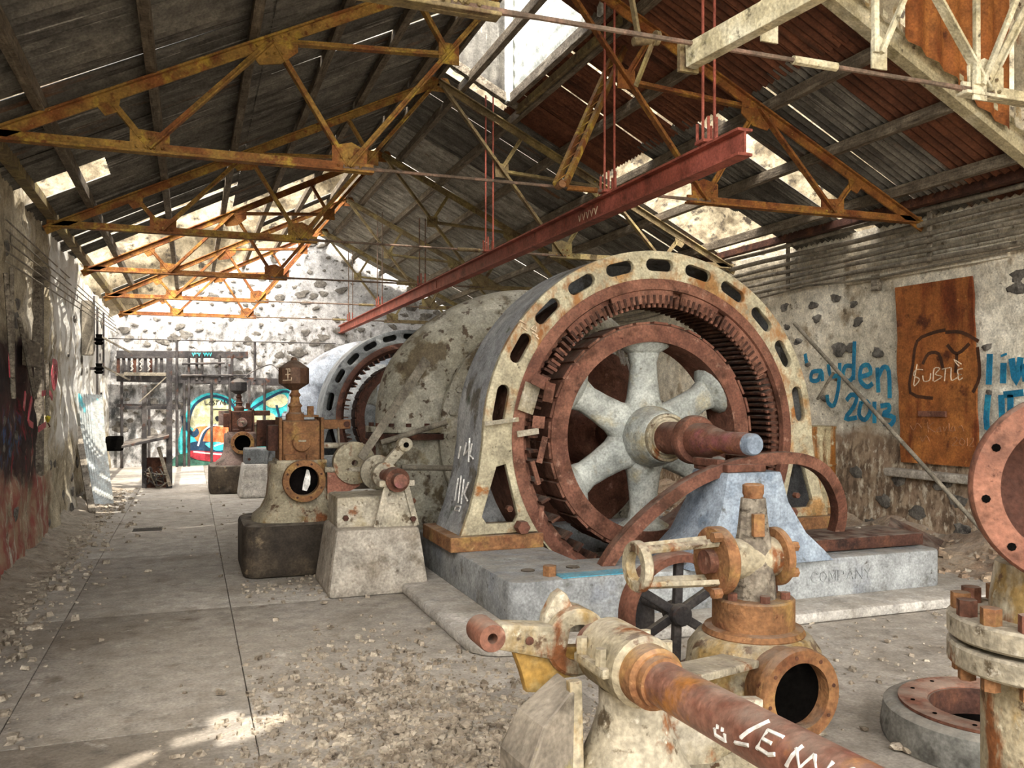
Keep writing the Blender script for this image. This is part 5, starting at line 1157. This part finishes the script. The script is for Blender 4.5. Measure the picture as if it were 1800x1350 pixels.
# steel bench frame standing in the aisle end
bf = thing('bench_frame', 'black steel post frame with a sloping shelf, piled with twisted scrap', 'frame', None, (-.36, 16.8, 0))
MB().prof((0, 0, 0), (0, 0, 2.35), [(-.05, -.05), (.05, -.05), (.05, -.035), (.008, -.035), (.008, .035), (.05, .035), (.05, .05), (-.05, .05), (-.05, .035), (-.008, .035), (-.008, -.035), (-.05, -.035)]).build('tall_post', frame_dark, bf, .003)
MB().beam((-.42, .1, 0), (-.42, .1, 1.85), .08, .08).build('short_post', frame_dark, bf, .006)
MB().add([(-.78, -.2, .78), (.0, -.25, .96), (.0, .25, 1.0), (-.75, .2, .86), (-.78, -.2, .74), (.0, -.25, .90), (.0, .25, .94), (-.75, .2, .80)], [(0, 1, 2, 3), (7, 6, 5, 4), (0, 4, 5, 1), (1, 5, 6, 2), (2, 6, 7, 3), (3, 7, 4, 0)]).build('sloping_shelf', frame_dark, bf, .01)
MB().beam((-.75, .1, 1.45), (.1, .1, 1.45), .06, .06).build('cross_bar', frame_dark, bf, .005)
MB().beam((-.75, .0, 2.05), (.05, .0, 2.05), .06, .06).build('cross_bar', steel_grey, bf, .005)
MB().beam((-.18, -.1, .75), (.02, -.2, .05), .05, .05).build('slanting_leg', wood, bf, .005)
MB().beam((-.5, -.05, 1.55), (-.05, -.05, 2.0), .05, .02).build('brace', steel_grey, bf, .004)
MB().box((-.9, .0, .82), (.28, .3, .26)).build('motor_box', black_m, bf, .04)
for k in range(14):
    a = [V((random.uniform(-.42, .0), random.uniform(-.25, .2), random.uniform(.02, .4))) for _ in range(3)]
    MB().tube(smoothp(a, 4), .012, 6).build('scrap_wire', frame_dark if k % 3 else steel_grey, bf, 0, 40)
plate('mesh_panel', [rrect(-.42, .0, -.0, .55)], .01, XZ(.12), rust_dk, bf)
# overhead wires by the end wall
w0, w1 = at(190, 595, Y=20.2), at(590, 604, Y=20.2)
rod('stretched_wire', 'thin dark wire stretched level across the end wall above the rack', w0, w1, .012, frame_dark, 'wire')
pts = [at(430, 663, Y=19), at(450, 650, Y=19), at(475, 641, Y=18.6), at(487, 648, Y=18.2), at(497, 662, Y=17.8)]
o = MB().tube(smoothp([p - pts[0] for p in pts], 5), .012, 6).build('looped_wire', frame_dark, None, 0, 40); o.location = pts[0]; tag(o, 'black wire looping up behind the brown oil can', 'wire')

# ------------------------------------------------------------------ along the aisle wall
lx = XL - .2
cb = thing('conduit_box', 'tall grey conduit box fixed high on the peeling aisle wall', 'box', None, at(154, 577, X=-1.70))
MB().box((0, 0, 0), (.16, .3, .95)).build('box_body', steel_grey, cb, .01); MB().box((.085, 0, 0), (.012, .26, .9)).build('box_lid', steel_grey, cb, .003)
for j, (px, y0, y1) in enumerate(((171, 540, 790), (182, 550, 660), (165, 520, 600), (178, 690, 820))):
    a, b = at(px, y0, X=-1.72), at(px, y1, X=-1.72)
    rod('conduit', ('long thin dark conduit running down the far aisle wall', 'short dark conduit beside the long one on the far aisle wall', 'thin conduit hooped up to the roof edge', 'low dark conduit behind the leaning corrugated sheet')[j], a, V((a.x, a.y, b.z)), .02, frame_dark, 'conduit')
for j, py in enumerate((597, 648)):
    o = thing('insulator', ('upper', 'lower')[j] + ' black bracket insulator on the far aisle wall', 'insulator', 'bracket insulators', at(174, py, X=-1.62))
    MB().lathe([(.0005, -.1), (.05, -.1), (.09, -.06), (.05, -.03), (.09, .01), (.05, .04), (.06, .1), (.0005, .1)], (0, 0, 0), (0, 0, 1), 14).build('body', black_m, o, 0, 40)
    MB().beam((-.15, 0, 0), (.02, 0, 0), .05, .05).build('bracket', frame_dark, o)
    MB().beam((.05, .1, .05), (.5, .5, -.2), .03, .03).build('arm', steel_grey, o)
for j in range(5):
    z = 3.45 - .09 * j; rod('wall_wire', 'thin slack wire along the peeling aisle wall, ' + ('uppermost', 'second from the top', 'middle one', 'fourth from the top', 'lowest')[j] + ' of five', (XL + .06, 8.5, z - .3), (XL - .1 + .03 * j, 21.5, z), .008, steel_grey, 'wire', 'wires along the aisle wall', 6)
tp = thing('timber_post', 'weathered timber post set in the dark niche of the aisle wall', 'post', None, (XL - .08, 10.98, .72))
MB().beam((0, 0, 0), (0, 0, 2.3), .14, .16).build('post', wood, tp, .012); MB().box((.02, -.02, 2.3), (.2, .26, .12)).build('cap', wood, tp, .012)
bd = MB().box((0, 0, 0), (.05, .75, .26)).build('wall_plank', wood_dark, None, .008); bd.location = (XL + .05, 9.85, 2.06); tag(bd, 'short dark plank fixed flat on the aisle wall above the soot', 'plank')
for j, (a, b) in enumerate((((10, 480), (24, 700)), ((34, 560), (62, 700)), ((20, 470), (22, 690)), ((82, 640), (84, 740)))):
    a, b = at(*a, X=XL + .09), at(*b, X=XL + .09)
    rod('wall_lath', ('pale lath hanging upright on the sooty wall', 'pale lath slanting across the sooty wall under the plank', 'thinner pale lath beside the upright one on the sooty wall', 'thin lath dangling below the timber post')[j], a, b, .02, wood, 'lath', 'laths on the aisle wall', 6)
yk_ = at(84, 737, X=XL + .1); o = thing('hook_block', 'small yellow hook hanging below the timber post', 'hook', None, yk_)
MB().stone((0, 0, 0), (.03, .03, .05), 4).build('hook_body', paint('yellow', '#b5a52c', '#8f8226'), o, 0, 40); MB().tube([(0, 0, -.04), (.02, 0, -.08), (0, 0, -.1), (-.02, 0, -.08)], .008, 6).build('hook', rust_dk, o)
# red tags on the aisle wall
def lstroke(segs, w, m, parent):
    for pl in segs:
        P = smoothp([at(x, y, X=XL + .075) for x, y in pl], 3) if len(pl) > 2 else [at(x, y, X=XL + .075) for x, y in pl]
        MB().sweep(P, [(-.004, -w/2), (.004, -w/2), (.004, w/2), (-.004, w/2)], normal=V((1, 0, 0))).build('paint_stroke', m, parent)
rt = link('red_tag', None, wl)
lstroke([[(93, 635), (100, 640), (99, 670), (94, 682), (91, 660), (94, 640)], [(93, 645), (100, 650)], [(92, 660), (99, 664)], [(94, 672), (99, 655)], [(96, 640), (96, 678)], [(74, 692), (86, 690), (92, 700)], [(56, 700), (50, 738), (58, 748)], [(68, 755), (80, 746)], [(16, 600), (18, 660), (22, 640)], [(45, 690), (42, 720)]], .06, p_pink, rt)
# leaning corrugated sheet and plank
b0, b1, t1, t0 = at(160, 893, Z=.0), at(200, 885, Z=0.0), at(180, 694, X=-1.62), at(137, 692, X=-1.74)
cs = thing('corrugated_sheet', 'galvanised corrugated sheet sprayed turquoise, leaning on the aisle wall', 'metal sheet', None, b0)
vs = []; n = 44
nrm = (b1 - b0).cross(t0 - b0).normalized()
for j in range(3):
    for i in range(n + 1):
        f = i / n; p = b0.lerp(b1, f).lerp(t0.lerp(t1, f), j / 2); vs.append(p - b0 + nrm * .018 * math.sin(math.pi * i / 2) - nrm * .03 * math.sin(math.pi * j / 2))
MB().add(vs, [(j*(n+1)+i, j*(n+1)+i+1, (j+1)*(n+1)+i+1, (j+1)*(n+1)+i) for j in range(2) for i in range(n)]).build('sheet', galv, cs, 0, 60)
a, b = at(162, 902, Z=.03), at(136, 752, X=-1.66)
pk = MB().beam((0, 0, 0), b - a, .09, .06).build('leaning_plank', wood, None, .006); pk.location = a; tag(pk, 'grey plank leaning in front of the corrugated sheet', 'plank')

# ------------------------------------------------------------------ chalk on the shaft, tags on the stator side
ch = link('chalk_lettering', None, shf)
def on_shaft(s_, a):      # s_ metres along towards the viewer, a degrees round
    t = s_ / 1.25; c = V((.01 * t, -.1 - s_, .03 * t)); r_ = .0632
    return c + V((r_ * math.cos(R(a)), 0, r_ * math.sin(R(a))))
def chalk(pl, w=.005):
    MB().tube([on_shaft(*p) for p in pl], w, 5).build('chalk_stroke', p_white, ch)
for pl in ([(.44, 170), (.46, 150), (.48, 130), (.49, 110)], [(.50, 175), (.51, 130)], [(.50, 170), (.54, 172), (.56, 165)], [(.51, 150), (.54, 150)], [(.51, 130), (.56, 128)], [(.60, 175), (.61, 150), (.62, 125)], [(.61, 135), (.64, 165), (.66, 130)], [(.66, 130), (.70, 170), (.71, 125)], [(.74, 170), (.73, 145), (.76, 120), (.80, 140), (.78, 168), (.74, 170)], [(.84, 170), (.85, 130), (.9, 140)], [(.34, 180), (.34, 195), (.38, 196), (.38, 180)], [(.35, 178), (.35, 170)], [(.37, 178), (.37, 170)]): chalk(pl)
chalk([(.42, 186), (.47, 176)])
tgm = link('white_tag', None, g1)
def side_pt(px, py): 
    # the aisle-side shell of the stator leg: plane through the leg flank
    x0 = 2.12
    p = at(px, py, X=2.20 if py < 790 else 2.20 - (py - 790) * .0009); return V((p.x - GX - .012, p.y - 6.64, p.z))
for pl in ([(822, 778), (818, 800), (826, 790)], [(828, 770), (826, 812)], [(812, 784), (808, 806)], [(832, 780), (828, 800), (834, 806)], [(808, 840), (802, 880)], [(813, 836), (808, 884)], [(818, 842), (813, 886)], [(826, 848), (818, 868), (824, 880)], [(804, 890), (812, 890), (810, 898), (802, 897), (804, 890)]):
    MB().tube([side_pt(*p) for p in pl], .008, 5).build('paint_stroke', p_white, tgm)
for pl in ([(948, 572), (942, 578), (950, 582)], [(952, 574), (950, 584)], [(944, 584), (954, 590)], [(950, 590), (956, 596)], [(922, 563), (934, 570), (926, 575), (936, 582)]):
    MB().tube([(lambda p: V((p.x - GX, -.012, p.z)))(at(x - 8, y, Y=6.62)) for x, y in pl], .006, 5).build('paint_stroke', p_cream, tgm)
hm = link('chalk_lettering', None, hb)
for k in range(5):
    y = 7.35 - 5.05 + k * .09
    MB().tube([(-.0095, y, .13), (-.0095, y + .04, .06), (-.0095, y + .06, .12)], .004, 5).build('chalk_stroke', p_cream, hm)
# white letters on the casing behind the rotor
wlm = link('white_lettering', None, sc1)
for pl in ([(1012, 590), (1030, 582), (1020, 602), (1002, 606)], [(1040, 588), (1032, 600), (1040, 608), (1048, 596), (1040, 588)], [(1052, 588), (1066, 590), (1058, 600)], [(1072, 620), (1086, 612), (1094, 640)], [(1076, 600), (1070, 616), (1082, 622)], [(1092, 606), (1098, 642), (1108, 620)], [(1100, 628), (1110, 660)]):
    MB().tube([(lambda p: p - V((GX, 9.0, 0)))(at(x, y, Y=8.19)) for x, y in pl], .014, 5).build('paint_stroke', p_white, wlm)

# ------------------------------------------------------------------ rubble
scrap = MB().add(*(lambda P: (P + [p + V((0, 0, .006)) for p in P], [(0, 1, 2, 3), (7, 6, 5, 4), (0, 4, 5, 1), (1, 5, 6, 2), (2, 6, 7, 3), (3, 7, 4, 0)]))([V((-.35, 0, .22)), V((.1, -.18, .04)), V((.5, .1, .1)), V((.0, .3, .34))])).build('scrap_sheet', rust_dk, None, .002)
scrap.location = (6.72, 6.65, .05); tag(scrap, 'crumpled dark scrap sheet on the rubble below the iron shutter', 'scrap metal')
pb = thing('pipe_stub', 'short grey pipe stub lying on the bed plate end beside the hoop', 'pipe', None, at(1487, 938, Z=.45))
MB().tube([(-.1, 0, 0), (.16, .02, 0)], .035, 12).build('stub', concrete, pb, 0, 40); MB().ring((.13, .02, 0), (1, 0, 0), .03, .05, .03, 14).build('collar', concrete, pb, 0, 40)
def chips(name, label, n, place, smin, smax, m, seed):
    rn = random.Random(seed); b = MB()
    for k in range(n):
        x, y, z = place(rn); s = smin + (smax - smin) * rn.random() ** 2.5; h = s * rn.uniform(.25, .55)
        a = rn.random() * 6.28; c, sn = math.cos(a), math.sin(a); tx, ty = rn.uniform(-.35, .35), rn.uniform(-.35, .35); vs = []
        for zz in (-.5, .5):
            for u, v in ((-.5, -.35), (.35, -.5), (.5, .3), (-.25, .5)):
                u = (u + rn.uniform(-.15, .15)) * s * (1 if zz < 0 else .8); v = (v + rn.uniform(-.15, .15)) * s * .75 * (1 if zz < 0 else .8)
                vs.append((x + c*u - sn*v, y + sn*u + c*v, z + h * .4 + zz * h + tx * u + ty * v))
        b.add(vs, [(3, 2, 1, 0), (4, 5, 6, 7), (0, 1, 5, 4), (1, 2, 6, 5), (2, 3, 7, 6), (3, 0, 4, 7)])
    o = b.build(name, m); tag(o, label, 'gravel', None, 'stuff'); return o
def pl_gravel(rn):
    while True:
        x = rn.gauss(1.05, .45); y = rn.gauss(3.9, .8)
        if -.2 < x < 2.3 and 2.3 < y < 6.4 and not (x > 1.7 and y > 5.0) and not (x < .3 and y > 4.6 and rn.random() < .8): return x, y, 0
chips('gravel', 'bed of pale stone chips on the floor in front of the concrete plinth', 5200, pl_gravel, .010, .055, gravel_m, 1)
def pl_left(rn):
    y = rn.uniform(3.0, 17); return XL + .08 + abs(rn.gauss(0, .27)) + .1 * nz((y, 0, 0), .8), y, .0
chips('rubble', 'fallen plaster rubble along the foot of the aisle wall', 2200, pl_left, .015, .09, gravel_m, 2)
def pl_right(rn):
    y = rn.uniform(3, 12); d = abs(rn.gauss(0, .5)); return XR - .12 - d, y, max(0, .22 - d * .35) * rn.random()
chips('rubble', 'fallen masonry rubble along the foot of the shutter wall', 2200, pl_right, .02, .12, stone_low, 3)
def pl_floor(rn):
    k = rn.random()
    if k < .35: return rn.uniform(2.4, 6.6), rn.gauss(4.3, .5), 0
    if k < .55: return rn.uniform(.4, 1.9), rn.gauss(7.55, .3), 0
    return rn.uniform(-1.3, 6.8), rn.uniform(1.5, 15), 0
chips('grit', 'scattered small grit all over the concrete floor', 1500, pl_floor, .008, .05, gravel_m, 4)
heap = heightfield('rubble_bank', lambda u, v: (XR - .05 - 1.0 * u, 3 + 10 * v, -.02 + .28 * (1 - u) ** 1.7 * (1 + .5 * nz((u * 3, v * 14, 0), 1.2)) + .02 * nz((u * 9, v * 60, 2), 1)), 16, 90, [stone_low])
tag(heap, 'bank of crumbled masonry against the foot of the shutter wall', 'rubble', None, 'stuff')
heap = heightfield('dirt_bank', lambda u, v: (XL - .02 + .55 * u, 3 + 14 * v, -.01 + .13 * (1 - u) ** 1.6 * (1 + .5 * nz((u * 3, v * 14, 5), 1.2)) + .012 * nz((u * 9, v * 80, 2), 1)), 12, 120, [dirt_m])
tag(heap, 'low bank of dirt and flakes along the aisle wall', 'rubble', None, 'stuff')
rn = random.Random(21); cm = [MB().stone((0, 0, .45), (1, .8, .45), s).mesh('stone_chip', gravel_m, 0, None) for s in range(4)]
spots = [(725, 1150), (138, 1228), (80, 1234), (387, 1222), (180, 1031), (460, 1042), (570, 1062), (260, 1007), (1520, 1285), (1580, 1320), (1440, 1295), (1380, 1290), (1470, 1010), (720, 1200), (640, 1180), (780, 1230), (850, 1210), (560, 1240), (620, 1290), (700, 1290), (760, 1310), (820, 1280), (60, 1035), (50, 1060), (90, 1040), (120, 1010), (1600, 1325), (1320, 1100), (1560, 1130), (1640, 1060)]
for k, (px, py) in enumerate(spots):
    p = at(px, py, Z=0.0); o = link('stone_chip', cm[k % 4]); o.location = p; s = rn.uniform(.02, .045); o.scale = (s, s, s); o.rotation_euler = (0, 0, rn.random() * 6)
    tag(o, 'larger loose stone chip lying on the concrete floor', 'stone', 'larger loose stone chips')
